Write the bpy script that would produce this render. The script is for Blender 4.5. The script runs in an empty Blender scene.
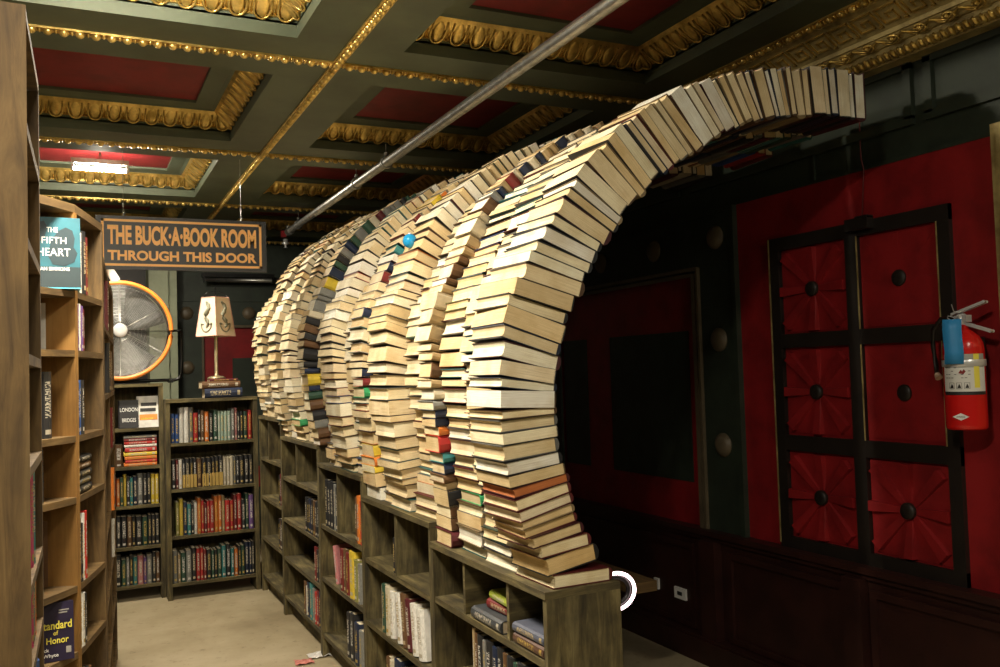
import bpy, math, random
from math import sin, cos, pi, radians
from mathutils import Vector, Matrix
from mathutils.bvhtree import BVHTree
V = Vector
COL = bpy.context.scene.collection
sc = bpy.context.scene
rnd = random.Random(7)

# ------------------------------------------------------------------ helpers
def tag(o, label=None, cat=None, group=None, kind=None):
    if label: o['label'] = label
    if cat: o['category'] = cat
    if group: o['group'] = group
    if kind: o['kind'] = kind
    return o

class MB:
    """mesh builder: verts, faces, per-face material, per-loop uv and colour"""
    def __init__(s): s.v = []; s.f = []; s.m = []; s.uv = []; s.c = []; s.s = []
    def face(s, idx, mat=0, uv=None, col=(1, 1, 1, 1), smooth=False):
        s.f.append(tuple(idx)); s.m.append(mat); s.uv.append(uv or [(0, 0)] * len(idx)); s.c.append(col); s.s.append(smooth)
    def add(s, vs):
        n = len(s.v); s.v.extend([tuple(v) for v in vs]); return n
    def box(s, a, b, mat=0, M=None, col=(1, 1, 1, 1), grain=None):
        x0, y0, z0 = [min(p, q) for p, q in zip(a, b)]; x1, y1, z1 = [max(p, q) for p, q in zip(a, b)]
        P = [V((x, y, z)) for z in (z0, z1) for y in (y0, y1) for x in (x0, x1)]
        d = (x1 - x0, y1 - y0, z1 - z0); L = d.index(max(d)) if grain is None else grain
        off = rnd.random() * 20
        n = s.add([M @ p for p in P] if M else P)
        for f in ((0, 2, 3, 1), (4, 5, 7, 6), (0, 1, 5, 4), (2, 6, 7, 3), (0, 4, 6, 2), (1, 3, 7, 5)):
            pts = [P[i] for i in f]
            ax = [k for k in range(3) if max(p[k] for p in pts) - min(p[k] for p in pts) > 1e-9]
            if len(ax) < 2: ax = [0, 1]
            if L in ax: u, w = L, [k for k in ax if k != L][0]
            else: u, w = ax[0], ax[1]
            s.face([n + i for i in f], mat, [(p[u] + off, p[w] + off * .37) for p in pts], col)
    def prism(s, poly, z0, z1, mat=0, col=(1, 1, 1, 1), M=None, smooth=False):
        area = sum(poly[i][0] * poly[(i + 1) % len(poly)][1] - poly[(i + 1) % len(poly)][0] * poly[i][1] for i in range(len(poly)))
        if area < 0: poly = poly[::-1]
        k = len(poly); P = [V((x, y, z0)) for x, y in poly] + [V((x, y, z1)) for x, y in poly]
        n = s.add([M @ p for p in P] if M else P); off = rnd.random() * 9
        s.face([n + i for i in range(k)][::-1], mat, [(poly[i][0] + off, poly[i][1]) for i in range(k)][::-1], col)
        s.face([n + k + i for i in range(k)], mat, [(poly[i][0] + off, poly[i][1]) for i in range(k)], col)
        t = 0
        for i in range(k):
            j = (i + 1) % k; l = math.dist(poly[i], poly[j])
            s.face([n + i, n + j, n + k + j, n + k + i], mat, [(t + off, z0), (t + l + off, z0), (t + l + off, z1), (t + off, z1)], col, smooth); t += l
    def grid(s, rows, mat=0, closed=False, smooth=True, col=(1, 1, 1, 1), uvs=None):
        k = len(rows[0]); n = s.add([p for r in rows for p in r])
        for i in range(len(rows) - 1):
            for j in range(k if closed else k - 1):
                q = (j + 1) % k
                s.face([n + i * k + j, n + i * k + q, n + (i + 1) * k + q, n + (i + 1) * k + j], mat,
                       [(j / k, i / len(rows)), ((j + 1) / k, i / len(rows)), ((j + 1) / k, (i + 1) / len(rows)), (j / k, (i + 1) / len(rows))], col, smooth)
        return n
    def lathe(s, prof, M, seg=20, mat=0, cap=True, smooth=True):
        rows = [[M @ V((r * cos(2 * pi * j / seg), r * sin(2 * pi * j / seg), z)) for j in range(seg)] for r, z in prof]
        n = s.grid(rows, mat, True, smooth)
        if cap:
            s.face([n + j for j in range(seg)][::-1], mat); m = n + (len(rows) - 1) * seg
            s.face([m + j for j in range(seg)], mat)
    def tube(s, pts, r, seg=8, mat=0, cap=True):
        pts = [V(p) for p in pts]; rows = []; up = V((0, 0, 1))
        for i, p in enumerate(pts):
            t = (pts[min(i + 1, len(pts) - 1)] - pts[max(i - 1, 0)]).normalized()
            a = t.cross(up)
            if a.length < .1: a = t.cross(V((1, 0, 0)))
            a.normalize(); b = t.cross(a)
            rr = r[i] if isinstance(r, (list, tuple)) else r
            rows.append([p + a * (cos(2 * pi * j / seg) * rr) + b * (sin(2 * pi * j / seg) * rr) for j in range(seg)])
        n = s.grid(rows, mat, True)
        if cap:
            s.face([n + j for j in range(seg)], mat); m = n + (len(rows) - 1) * seg
            s.face([m + j for j in range(seg)][::-1], mat)
    def sphere(s, c, r, M=None, seg=10, rings=6, mat=0, half=False):
        M = M or Matrix.Identity(4); c = V(c); r = r if hasattr(r, '__len__') else (r, r, r)
        rows = []
        for i in range(rings + 1):
            a = pi * i / rings * (.5 if half else 1)
            q = max(sin(a), .001)
            rows.append([M @ (c + V((r[0] * q * cos(2 * pi * j / seg), r[1] * q * sin(2 * pi * j / seg), r[2] * cos(a)))) for j in range(seg)])
        s.grid(rows[::-1], mat, True)
    def mesh(s, name, mats):
        me = bpy.data.meshes.new(name); me.from_pydata(s.v, [], s.f)
        for m in (mats if isinstance(mats, (list, tuple)) else [mats]): me.materials.append(m)
        me.polygons.foreach_set('material_index', s.m); me.polygons.foreach_set('use_smooth', s.s)
        uv = me.uv_layers.new(name='UVMap'); uv.data.foreach_set('uv', [x for f in s.uv for p in f for x in p])
        ca = me.color_attributes.new('Col', 'FLOAT_COLOR', 'CORNER')
        ca.data.foreach_set('color', [x for f, c in zip(s.f, s.c) for _ in f for x in c])
        me.update(); return me
    def build(s, name, mats, parent=None, loc=None):
        o = bpy.data.objects.new(name, s.mesh(name, mats)); COL.objects.link(o)
        if parent: o.parent = parent
        if loc is not None: o.location = loc
        return o

def empty(name, loc=(0, 0, 0), rz=0):
    o = bpy.data.objects.new(name, None); COL.objects.link(o); o.location = loc; o.rotation_euler.z = rz
    o.empty_display_size = .05; return o

def frame(o, x, y, z):
    return Matrix(((x[0], y[0], z[0], o[0]), (x[1], y[1], z[1], o[1]), (x[2], y[2], z[2], o[2]), (0, 0, 0, 1)))

# ------------------------------------------------------------------ materials
def nodes(name):
    m = bpy.data.materials.new(name); m.use_nodes = True; nt = m.node_tree; b = nt.nodes['Principled BSDF']
    return m, nt, b, (lambda t, **k: _n(nt, t, k)), nt.links.new
def _n(nt, t, k):
    n = nt.nodes.new(t)
    for a, v in k.items():
        if a in n.inputs.keys(): n.inputs[a].default_value = v
        else: setattr(n, a, v)
    return n
def ramp(N, stops):
    r = N('ShaderNodeValToRGB'); e = r.color_ramp.elements
    e[0].position, e[0].color = stops[0][0], (*stops[0][1], 1)
    e[1].position, e[1].color = stops[-1][0], (*stops[-1][1], 1)
    for p, c in stops[1:-1]: x = e.new(p); x.color = (*c, 1)
    return r

def wood(name, c0, c1, c2, rough=.75, su=1.8, sv=15, blot=.5, bump=.25):
    m, nt, b, N, L = nodes(name)
    tc = N('ShaderNodeTexCoord'); mp = N('ShaderNodeMapping'); mp.inputs['Scale'].default_value = (su, sv, 1)
    L(tc.outputs['UV'], mp.inputs['Vector'])
    n1 = N('ShaderNodeTexNoise', Scale=2.2, Detail=7.0, Roughness=.65, Distortion=.6); L(mp.outputs[0], n1.inputs['Vector'])
    n2 = N('ShaderNodeTexNoise', Scale=5.0, Detail=4.0, Roughness=.6); L(tc.outputs['UV'], n2.inputs['Vector'])
    r = ramp(N, [(.3, c0), (.52, c1), (.72, c2)]); L(n1.outputs['Fac'], r.inputs[0])
    r2 = ramp(N, [(.35, (1 - blot,) * 3), (.65, (1, 1, 1))]); L(n2.outputs['Fac'], r2.inputs[0])
    mx = N('ShaderNodeMix', data_type='RGBA', blend_type='MULTIPLY'); mx.inputs['Factor'].default_value = 1
    L(r.outputs[0], mx.inputs['A']); L(r2.outputs[0], mx.inputs['B']); L(mx.outputs['Result'], b.inputs['Base Color'])
    b.inputs['Roughness'].default_value = rough
    bp = N('ShaderNodeBump', Strength=bump, Distance=.004); L(n1.outputs['Fac'], bp.inputs['Height']); L(bp.outputs[0], b.inputs['Normal'])
    return m

def paint(name, c, rough=.5, var=.25, bump=.08, scale=6, metal=0, c2=None):
    m, nt, b, N, L = nodes(name)
    tc = N('ShaderNodeTexCoord'); n1 = N('ShaderNodeTexNoise', Scale=scale, Detail=6.0, Roughness=.6); L(tc.outputs['Object'], n1.inputs['Vector'])
    d = c2 or tuple(x * (1 - var) for x in c)
    r = ramp(N, [(.35, d), (.6, c)]); L(n1.outputs['Fac'], r.inputs[0]); L(r.outputs[0], b.inputs['Base Color'])
    b.inputs['Roughness'].default_value = rough; b.inputs['Metallic'].default_value = metal
    n2 = N('ShaderNodeTexNoise', Scale=scale * 12, Detail=3.0); L(tc.outputs['Object'], n2.inputs['Vector'])
    bp = N('ShaderNodeBump', Strength=bump, Distance=.003); L(n2.outputs['Fac'], bp.inputs['Height']); L(bp.outputs[0], b.inputs['Normal'])
    return m

def emit(name, c, s):
    m, nt, b, N, L = nodes(name); b.inputs['Base Color'].default_value = (*c, 1)
    b.inputs['Emission Color'].default_value = (*c, 1); b.inputs['Emission Strength'].default_value = s; return m

def paper():
    m, nt, b, N, L = nodes('book_paper')
    at = N('ShaderNodeAttribute', attribute_name='Col'); tc = N('ShaderNodeTexCoord')
    mp = N('ShaderNodeMapping'); mp.inputs['Scale'].default_value = (1100, 7, 1); L(tc.outputs['UV'], mp.inputs['Vector'])
    n1 = N('ShaderNodeTexNoise', Scale=1.0, Detail=3.0, Roughness=.7); L(mp.outputs[0], n1.inputs['Vector'])
    r = ramp(N, [(.3, (.62, .56, .5)), (.55, (1, 1, 1))]); L(n1.outputs['Fac'], r.inputs[0])
    n2 = N('ShaderNodeTexNoise', Scale=9.0, Detail=3.0); L(tc.outputs['UV'], n2.inputs['Vector'])
    r2 = ramp(N, [(.35, (.82, .76, .66)), (.6, (1, 1, 1))]); L(n2.outputs['Fac'], r2.inputs[0])
    a = N('ShaderNodeMix', data_type='RGBA', blend_type='MULTIPLY'); a.inputs['Factor'].default_value = 1
    c = N('ShaderNodeMix', data_type='RGBA', blend_type='MULTIPLY'); c.inputs['Factor'].default_value = 1
    L(at.outputs['Color'], a.inputs['A']); L(r.outputs[0], a.inputs['B']); L(a.outputs['Result'], c.inputs['A']); L(r2.outputs[0], c.inputs['B'])
    L(c.outputs['Result'], b.inputs['Base Color']); b.inputs['Roughness'].default_value = .85
    bp = N('ShaderNodeBump', Strength=.35, Distance=.001); L(n1.outputs['Fac'], bp.inputs['Height']); L(bp.outputs[0], b.inputs['Normal'])
    return m

def cover(name, marks):
    """book cloth or dust jacket; `marks` adds title strokes in the middle of a spine face (uv.x across 2..3, uv.y along)"""
    m, nt, b, N, L = nodes(name)
    at = N('ShaderNodeAttribute', attribute_name='Col'); tc = N('ShaderNodeTexCoord')
    n2 = N('ShaderNodeTexNoise', Scale=14.0, Detail=4.0); L(tc.outputs['UV'], n2.inputs['Vector'])
    r2 = ramp(N, [(.35, (.72, .72, .72)), (.6, (1, 1, 1))]); L(n2.outputs['Fac'], r2.inputs[0])
    a = N('ShaderNodeMix', data_type='RGBA', blend_type='MULTIPLY'); a.inputs['Factor'].default_value = 1
    L(at.outputs['Color'], a.inputs['A']); L(r2.outputs[0], a.inputs['B'])
    out = a.outputs['Result']
    if marks:
        sx = N('ShaderNodeSeparateXYZ'); L(tc.outputs['UV'], sx.inputs[0])
        def mth(op, x, y=None):
            n = N('ShaderNodeMath', operation=op)
            for i, q in enumerate((x, y)):
                if q is None: continue
                if isinstance(q, (int, float)): n.inputs[i].default_value = q
                else: L(q, n.inputs[i])
            return n.outputs[0]
        fx = mth('FRACT', sx.outputs[0]); on = mth('GREATER_THAN', sx.outputs[0], 2.0)
        mid = mth('LESS_THAN', mth('ABSOLUTE', mth('SUBTRACT', fx, .5)), .24)
        fy = mth('FRACT', sx.outputs[1]); band = mth('LESS_THAN', mth('ABSOLUTE', mth('SUBTRACT', fy, .58)), .27)
        nz = N('ShaderNodeTexNoise', Scale=1.0, Detail=1.0); mp = N('ShaderNodeMapping'); mp.inputs['Scale'].default_value = (3, 46, 1)
        L(tc.outputs['UV'], mp.inputs['Vector']); L(mp.outputs[0], nz.inputs['Vector'])
        ink = mth('GREATER_THAN', nz.outputs['Fac'], .5)
        k = mth('MULTIPLY', mth('MULTIPLY', on, mid), mth('MULTIPLY', band, ink))
        foot = mth('MULTIPLY', on, mth('MULTIPLY', mth('LESS_THAN', mth('ABSOLUTE', mth('SUBTRACT', fy, .1)), .035), mid))
        k = mth('MAXIMUM', k, foot)
        hv = N('ShaderNodeTexNoise', Scale=.9, Detail=0.0); L(mth('FLOOR', sx.outputs[1]), hv.inputs['Vector'])
        inkc = ramp(N, [(.4, (.42, .38, .30)), (.5, (.38, .26, .06)), (.62, (.48, .46, .42))]); L(hv.outputs['Fac'], inkc.inputs[0])
        c = N('ShaderNodeMix', data_type='RGBA'); L(k, c.inputs['Factor']); L(out, c.inputs['A']); L(inkc.outputs[0], c.inputs['B'])
        out = c.outputs['Result']
    L(out, b.inputs['Base Color']); b.inputs['Roughness'].default_value = .5
    return m

M_paper = paper(); M_cloth = cover('book_cloth', False); M_jacket = cover('book_jacket', True)
M_case = wood('weathered_plank', (.035, .026, .008), (.125, .096, .034), (.26, .21, .09), .8, blot=.62)
M_left = wood('stained_plank', (.06, .032, .009), (.15, .088, .028), (.23, .145, .052), .75, blot=.4)
M_pine = wood('orange_pine', (.18, .082, .018), (.30, .155, .04), (.36, .2, .06), .55, su=1.0, sv=13, blot=.25, bump=.1)
M_red = paint('red_paint', (.29, .011, .013), .5, .35, .12)
M_redceil = paint('dark_red_ceiling_paint', (.22, .012, .014), .6, .3)
M_green = paint('dark_green_paint', (.028, .040, .026), .55, .4)
M_beam = paint('olive_green_ceiling_paint', (.10, .125, .082), .6, .3, scale=3)
M_black = paint('black_brown_paint', (.016, .011, .008), .5, .4)
M_wains = paint('oxblood_wainscot_paint', (.035, .010, .007), .45, .4)
M_bossm = paint('bronze_green_boss_paint', (.13, .10, .06), .45, .3)
M_gold = paint('antique_gold_leaf', (.86, .62, .20), .3, 0, .25, 14, .8, (.42, .28, .07))
M_golddull = paint('dull_gold_paint', (.52, .41, .17), .45, 0, .3, 10, .4, (.24, .18, .07))
M_steel = paint('galvanised_steel', (.5, .5, .47), .35, .3, .05, 20, .9)
M_chrome = paint('bright_steel', (.8, .8, .8), .3, .1, .02, 20, .55)
M_dkmetal = paint('black_steel_tube', (.02, .02, .02), .3, .2, .02, 20, .6)
M_floor = None
def floor_mat():
    m, nt, b, N, L = nodes('worn_concrete')
    tc = N('ShaderNodeTexCoord')
    n1 = N('ShaderNodeTexNoise', Scale=1.1, Detail=8.0, Roughness=.65); n2 = N('ShaderNodeTexNoise', Scale=16.0, Detail=5.0, Roughness=.7)
    L(tc.outputs['Object'], n1.inputs['Vector']); L(tc.outputs['Object'], n2.inputs['Vector'])
    r = ramp(N, [(.35, (.24, .19, .11)), (.5, (.34, .28, .17)), (.65, (.42, .35, .23))]); L(n1.outputs['Fac'], r.inputs[0])
    r2 = ramp(N, [(.28, (.45, .42, .38)), (.42, (1, 1, 1))]); L(n2.outputs['Fac'], r2.inputs[0])
    a = N('ShaderNodeMix', data_type='RGBA', blend_type='MULTIPLY'); a.inputs['Factor'].default_value = .8
    L(r.outputs[0], a.inputs['A']); L(r2.outputs[0], a.inputs['B']); L(a.outputs['Result'], b.inputs['Base Color'])
    b.inputs['Roughness'].default_value = .6
    bp = N('ShaderNodeBump', Strength=.1, Distance=.005); L(n2.outputs['Fac'], bp.inputs['Height']); L(bp.outputs[0], b.inputs['Normal'])
    return m
M_floor = floor_mat()

# ------------------------------------------------------------------ the room: x to the right, y into the room
XW, YF, S = 3.03, 8.8, 2.9
XG, PX, YL, PY = 1.04, 1.67, 3.73, 1.69          # centre line of the main beams and their spacing
XL, Y0 = -3.97, -1.34

fl = MB(); fl.box((XL - .1, Y0 - .1, -.1), (XW + .1, YF + .1, 0)); o = fl.build('floor', M_floor); tag(o, kind='structure')

def molding_side(mb, p, q, half_in, z0, z1, n):
    """one side of an egg-and-dart run from p to q (corners at soffit edge), inward direction half_in"""
    p, q, d = V(p), V(q), V(half_in); L = (q - p).length; t = (q - p) / L
    w = .10; h = z1 - z0
    prof = [(0, 0), (.012, 0), (.012, .012), (.03, .016), (.06, .03), (.085, .05), (w, h - .006), (w, h), (w + .012, h)]
    rows = []
    for u, z in prof:
        rows.append([p + d * u + t * u + V((0, 0, z0 + z)), q + d * u - t * u + V((0, 0, z0 + z))])
    mb.grid(rows, 0, False, False)
    step = L / n; nrm = (d * -h * 1.0 + V((0, 0, -w))).normalized(); up = (d * w + V((0, 0, h))).normalized()
    for i in range(n):
        c = p + t * (step * (i + .5)) + d * .048 + V((0, 0, z0 + .026)); M = frame(c, t, up, nrm)
        mb.sphere((0, .004, .004), (step * .29, .046, .030), M, 10, 6)
        # shell around the egg
        pts = [M @ V((step * .36 * cos(a), -.008 - .046 * sin(a), .008)) for a in [pi * k / 8 for k in range(9)]]
        pts = [M @ V((step * .34, .05, .006))] + pts + [M @ V((-step * .34, .05, .006))]
        mb.tube(pts, .0055, 5)
        m2 = M @ Matrix.Translation((step * .5, 0, 0))
        if i < n - 1:
            b = [m2 @ V(x) for x in ((-.010, .045, 0), (.010, .045, 0), (0, -.05, .004), (0, .03, .024))]
            k = mb.add(b); mb.face((k, k + 2, k + 3)); mb.face((k + 2, k + 1, k + 3)); mb.face((k + 1, k, k + 3))

ce = MB(); redp = MB(); egg = []
HO = .61
ncx = range(-2, 1); ncy = range(-2, 3)
cofs = []
ex = [XL] + sum([[XG + PX * (i + .5) - HO, XG + PX * (i + .5) + HO] for i in range(-3, 1)], []) + [2.71]
for i in range(-3, 1):
    cx = XG + PX * (i + .5)
    for j in range(-3, 3):
        cofs.append((cx, YL + PY * (j + .5), i, j))
xs = sorted(set([XL, 2.71] + [c[0] - HO for c in cofs] + [c[0] + HO for c in cofs]))
ys = sorted(set([Y0, YF] + [c[1] - HO for c in cofs] + [c[1] + HO for c in cofs]))
def in_cof(x, y): return any(abs(x - c[0]) < HO and abs(y - c[1]) < HO for c in cofs)
for a, b in zip(xs, xs[1:]):
    for c, d in zip(ys, ys[1:]):
        if not in_cof((a + b) / 2, (c + d) / 2): ce.box((a, c, S), (b, d, S + .06))
for cx, cy, i, j in cofs:
    for sx, sy in ((1, 0), (-1, 0), (0, 1), (0, -1)):      # risers and the flat ring inside the moulding
        def P(h, z, s): return V((cx + sx * h + (s * h if sx == 0 else 0), cy + sy * h + (s * h if sy == 0 else 0), S + z))
        rows = [[P(h, z, -1), P(h, z, 1)] for h, z in ((HO, .05), (HO, .075), (HO - .1, .135), (HO - .12, .14), (.40, .14), (.40, .155))]
        ce.grid(rows, 0, False, False)
    n = redp.add([(cx - .4, cy - .4, S + .155), (cx + .4, cy - .4, S + .155), (cx + .4, cy + .4, S + .155), (cx - .4, cy + .4, S + .155)])
    redp.face((n, n + 3, n + 2, n + 1))
ce.box((XL - .1, Y0 - .1, S + .2), (XW + .1, YF + .1, S + .3))
ce.box((2.71, Y0, S + .0), (XW, YF, S + .06))
ceil = ce.build('ceiling', M_beam); tag(ceil, kind='structure')
rp = redp.build('coffer_panel', M_redceil, ceil)
for cx, cy, i, j in cofs:
    if i < -1 or j < -1: continue
    m = MB(); q = HO
    c = [(cx - q, cy - q, S), (cx + q, cy - q, S), (cx + q, cy + q, S), (cx - q, cy + q, S)]
    for a, b, d in ((0, 1, (0, 1, 0)), (1, 2, (-1, 0, 0)), (2, 3, (0, -1, 0)), (3, 0, (1, 0, 0))):
        molding_side(m, c[a], c[b], d, .07, .14, 13)
    m.build('egg_and_dart_moulding', M_gold, ceil)

def bead_run(p, q, pitch=.056, w=.02):
    m = MB(); p, q = V(p), V(q); L = (q - p).length; t = (q - p) / L; s_ = t.cross(V((0, 0, 1))); dn = V((0, 0, -1))
    M = frame(p, t, s_, dn) if t.cross(s_).dot(dn) > 0 else frame(p, t, -s_, dn)
    m.box((0, -w, -.002), (L, w, .006), M=M)
    for s in (-1, 1): m.box((0, s * w - .002, 0), (L, s * w + .003, .008), M=M)
    for i in range(int(L / pitch)):
        m.sphere((pitch * (i + .5), 0, .010), (.018, .0165, .017), M, 9, 6)
        m.sphere((pitch * (i + 1), 0, .006), (.005, .013, .014), M, 7, 4)
    return m
tn = 1
for j in range(-1, 3):
    y = YL + PY * j
    o = bead_run((-1.9, y, S), (2.69, y, S)).build('trim_%d' % tn, M_gold); tag(o, kind='structure'); tn += 1
for x in (XG - PX, XG):
    o = bead_run((x, 1.5, S), (x, YF - .05, S)).build('trim_%d' % tn, M_gold); tag(o, kind='structure'); tn += 1
o = bead_run((2.70, 1.0, S), (2.70, YF - .05, S)).build('trim_%d' % tn, M_gold); tag(o, kind='structure'); tn += 1
o = bead_run((-1.0, YF - .1, S - .04), (2.6, YF - .1, S - .04)).build('trim_%d' % tn, M_gold); tag(o, kind='structure'); tn += 1

# cornice along the right wall: meander frieze, scroll moulding, leaf band
co = MB(); ya, yb = .9, YF
rows = [[V((x, ya, z)), V((x, yb, z))] for x, z in ((2.72, S), (2.73, 2.885), (2.845, 2.815), (2.85, 2.80), (2.86, 2.80), (2.885, 2.772), (2.90, 2.772), (2.905, 2.755), (2.935, 2.735), (2.945, 2.735), (2.945, 2.725), (XW, 2.725))]
co.grid(rows[::-1], 0, False, False)
cor = co.build('trim_%d' % tn, M_golddull); tag(cor, kind='structure'); tn += 1
ky = MB(); A = V((2.735, 0, 2.882)); B = V((2.842, 0, 2.817)); e = (B - A); wl = e.length; e.normalize(); nn = V((0, 1, 0)).cross(e)
if nn.z > 0: nn = -nn
u = .115
for i in range(int((7 - ya) / u)):
    M = frame(A + V((0, ya + i * u, 0)), V((0, 1, 0)), e, nn)
    for a, b in (((0, .02), (.1, .026)), ((.094, .02), (.1, .1)), ((.03, .094), (.1, .1)), ((.03, .05), (.036, .1)), ((.03, .05), (.07, .056)), ((.064, .05), (.07, .078)), ((0, .02), (.006, .11)), ((0, .104), (.018, .11))):
        ky.box((a[0], a[1], -.001), (b[0], b[1], .006), M=M)
ky.build('meander_ornament', M_gold, cor)
sm = MB()
for i in range(int((6.0 - ya) / .12)):
    y = ya + .12 * i; M = frame((2.868, y, 2.785), (0, 1, 0), V((.7, 0, -.7)), V((-.7, 0, -.7)))
    pts = [M @ V((.055 + .045 * cos(a) * (1 - a / 9), .018 * sin(a) * (1.3 - a / 9), .004)) for a in [k * .55 for k in range(12)]]
    sm.tube(pts, .0055, 5); sm.tube([M @ V((.0, -.012, .002)), M @ V((.06, .014, .006)), M @ V((.12, -.012, .002))], .006, 5)
    sm.sphere((.055, 0, .002), (.012, .01, .01), M, 6, 4)
sm.build('scroll_ornament', M_gold, cor)
lf = MB()
for i in range(int((6.0 - ya) / .032)):
    y = ya + .032 * i; M = frame((2.922, y, 2.744), (0, 1, 0), V((.8, 0, -.55)), V((-.55, 0, -.8)))
    lf.sphere((0, 0, 0), (.0125, .026, .011), M, 7, 4)
lf.build('leaf_band', M_gold, cor)

# right wall
w = MB()
w.box((XW, Y0, -.05), (XW + .1, YF, S + .1))
wr = w.build('wall_right', M_green); tag(wr, kind='structure')
r = MB(); r.box((XW - .012, 2.08, .68), (XW, 3.50, 2.345)); r.build('red_panel', M_red, wr)
fz = MB()                                                   # framed frieze above
for y0, y1 in ((.9, 2.38), (2.44, 3.9), (3.96, 5.6)):
    fz.box((XW - .022, y0, 2.50), (XW, y0 + .035, 2.72)); fz.box((XW - .022, y1 - .035, 2.50), (XW, y1, 2.72))
    fz.box((XW - .022, y0, 2.70), (XW, y1, 2.725)); fz.box((XW - .022, y0, 2.475), (XW, y1, 2.51))
fz.box((XW - .016, .9, 2.345), (XW, 8.7, 2.36))
fz.box((XW - .01, 2.975, 2.36), (XW, 2.985, 2.5)); fz.build('frieze_frame', M_green, wr)
pb = MB(); pb.box((XW - .06, 1.55, .68), (XW, 2.085, 2.375))
for y in (1.96, 2.0, 2.04): pb.box((XW - .068, y, .72), (XW - .06, y + .018, 2.33))
pb.build('gold_pilaster', M_golddull, wr)
# rosette grid
fg = MB(); X1 = XW - .012
for y0, y1 in ((2.29, 2.345), (2.735, 2.80), (3.20, 3.26)): fg.box((X1 - .022, y0, .675), (X1, y1, 2.13))
for z0, z1 in ((.675, .735), (1.135, 1.205), (1.61, 1.675), (2.07, 2.13)): fg.box((X1 - .0215, 2.29, z0), (X1, 3.26, z1))
fg.build('panel_frame', M_black, wr)
gl = MB()
for z0, z1 in ((1.205, 1.61), (1.675, 2.07)):
    for y in (2.345, 2.735): gl.box((X1 - .023, y - .003, z0), (X1 - .02, y + .003, z1))
gl.box((X1 - .023, 3.257, .7), (X1 - .0, 3.266, 2.13)); gl.build('frame_edge_line', M_golddull, wr)
for zi, zc in enumerate((.935, 1.407, 1.872)):
    for yi, yc in enumerate((2.54, 3.0)):
        hw = .19; plain = (yi == 0 and zi > 0)
        p = MB(); M = frame((X1, yc, zc), (0, -1, 0), (0, 0, 1), (-1, 0, 0))
        p.box((-hw, -hw, -.002), (hw, hw, .004), M=M)
        H = .006 if plain else .032
        for k in range(8):
            a = k * pi / 4; Lr = hw * (.99 if k % 2 == 0 else 1.2); w0, w1 = .014, (.023 if k % 2 == 0 else .025)
            if plain: w0, w1 = .002, .002
            d = V((cos(a), sin(a), 0)); n_ = V((-sin(a), cos(a), 0))
            q = [d * .03 - n_ * w0, d * .03 + n_ * w0, d * Lr + n_ * w1, d * Lr - n_ * w1]
            t = [d * .03 - n_ * w0 * .8, d * .03 + n_ * w0 * .8, d * Lr + n_ * w1 * .92, d * Lr - n_ * w1 * .92]
            cl = lambda v, z: V((max(-hw, min(hw, v.x)), max(-hw, min(hw, v.y)), z))
            n = p.add([M @ cl(v, .003) for v in q] + [M @ cl(v, H * (.35 if i in (0, 1) else 1)) for i, v in enumerate(t)])
            for f in ((4, 5, 6, 7), (0, 1, 5, 4), (1, 2, 6, 5), (2, 3, 7, 6), (3, 0, 4, 7)): p.face([n + x for x in f])
        ros = p.build('rosette_panel', M_red, wr)
        bs = MB(); bs.lathe([(.034, .004), (.034, H * .6 + .006), (.030, H * .6 + .011), (.01, H * .6 + .013)], M, 20); bs.build('rosette_boss', M_black, ros)
cb = MB(); cb.box((XW - .07, 2.64, 2.09), (XW - .034, 2.76, 2.14)); cb.box((XW - .075, 2.64, 2.135), (XW - .034, 2.70, 2.145))
o = cb.build('door_contact', M_black); tag(o, 'small black door contact box at the top of the black rosette frame', 'door contact')
cb = MB(); cb.tube([(XW - .016, 2.70, 2.73), (XW - .018, 2.702, 2.4), (XW - .018, 2.69, 2.345), (XW - .03, 2.70, 2.14)], .003, 5)
o = cb.build('cable', paint('dark_red_cable', (.14, .02, .02))); tag(o, 'thin red cable running down the red wall to the black contact box', 'cable')

# bossed frame and sunk bay further along the right wall
bf = MB(); X2 = XW - .03
bf.box((X2, 3.50, .68), (XW, 3.85, 2.345)); bf.box((X2, 3.85, 2.04), (XW, 5.34, 2.345)); bf.box((X2, 5.34, .68), (XW, 5.75, 2.345))
bf.box((X2 - .012, 3.50, .68), (X2, 3.525, 2.345)); bf.box((X2 - .012, 3.525, 2.325), (X2, 5.75, 2.345))
bf.build('bossed_frame', M_green, wr)
bm = MB()
for k, (a, b) in enumerate(((3.79, 3.805), (3.82, 3.85))):
    e_ = .004 * k; bm.box((X2 - .02 + e_, a, .68), (X2, b, 2.06 - .03 * k)); bm.box((X2 - .02 + e_, b, 2.045 - .03 * k), (X2, 5.34, 2.065 - .03 * k))
bm.build('bolection_moulding', M_bossm, wr)
def boss(M, parent):
    b = MB(); b.lathe([(.062, 0), (.062, .006), (.056, .010), (.05, .018), (.04, .025), (.026, .030), (.01, .032)], M, 22); b.build('boss', M_bossm, parent)
for y, z in ((3.65, 2.20), (3.65, 1.67), (3.65, 1.13), (4.19, 2.20), (4.76, 2.20), (5.33, 2.20)):
    boss(frame((X2, y, z), (0, -1, 0), (0, 0, 1), (-1, 0, 0)), wr)
rb = MB(); rb.box((XW - .010, 3.85, .68), (XW, 5.34, 2.04)); rb.build('sunk_red_field', M_red, wr)
gp = MB()
for a, b in ((3.93, 4.72), (5.0, 5.30)): gp.box((XW - .014, a, .91), (XW - .009, b, 1.73))
gp.build('green_field', M_green, wr)

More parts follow.
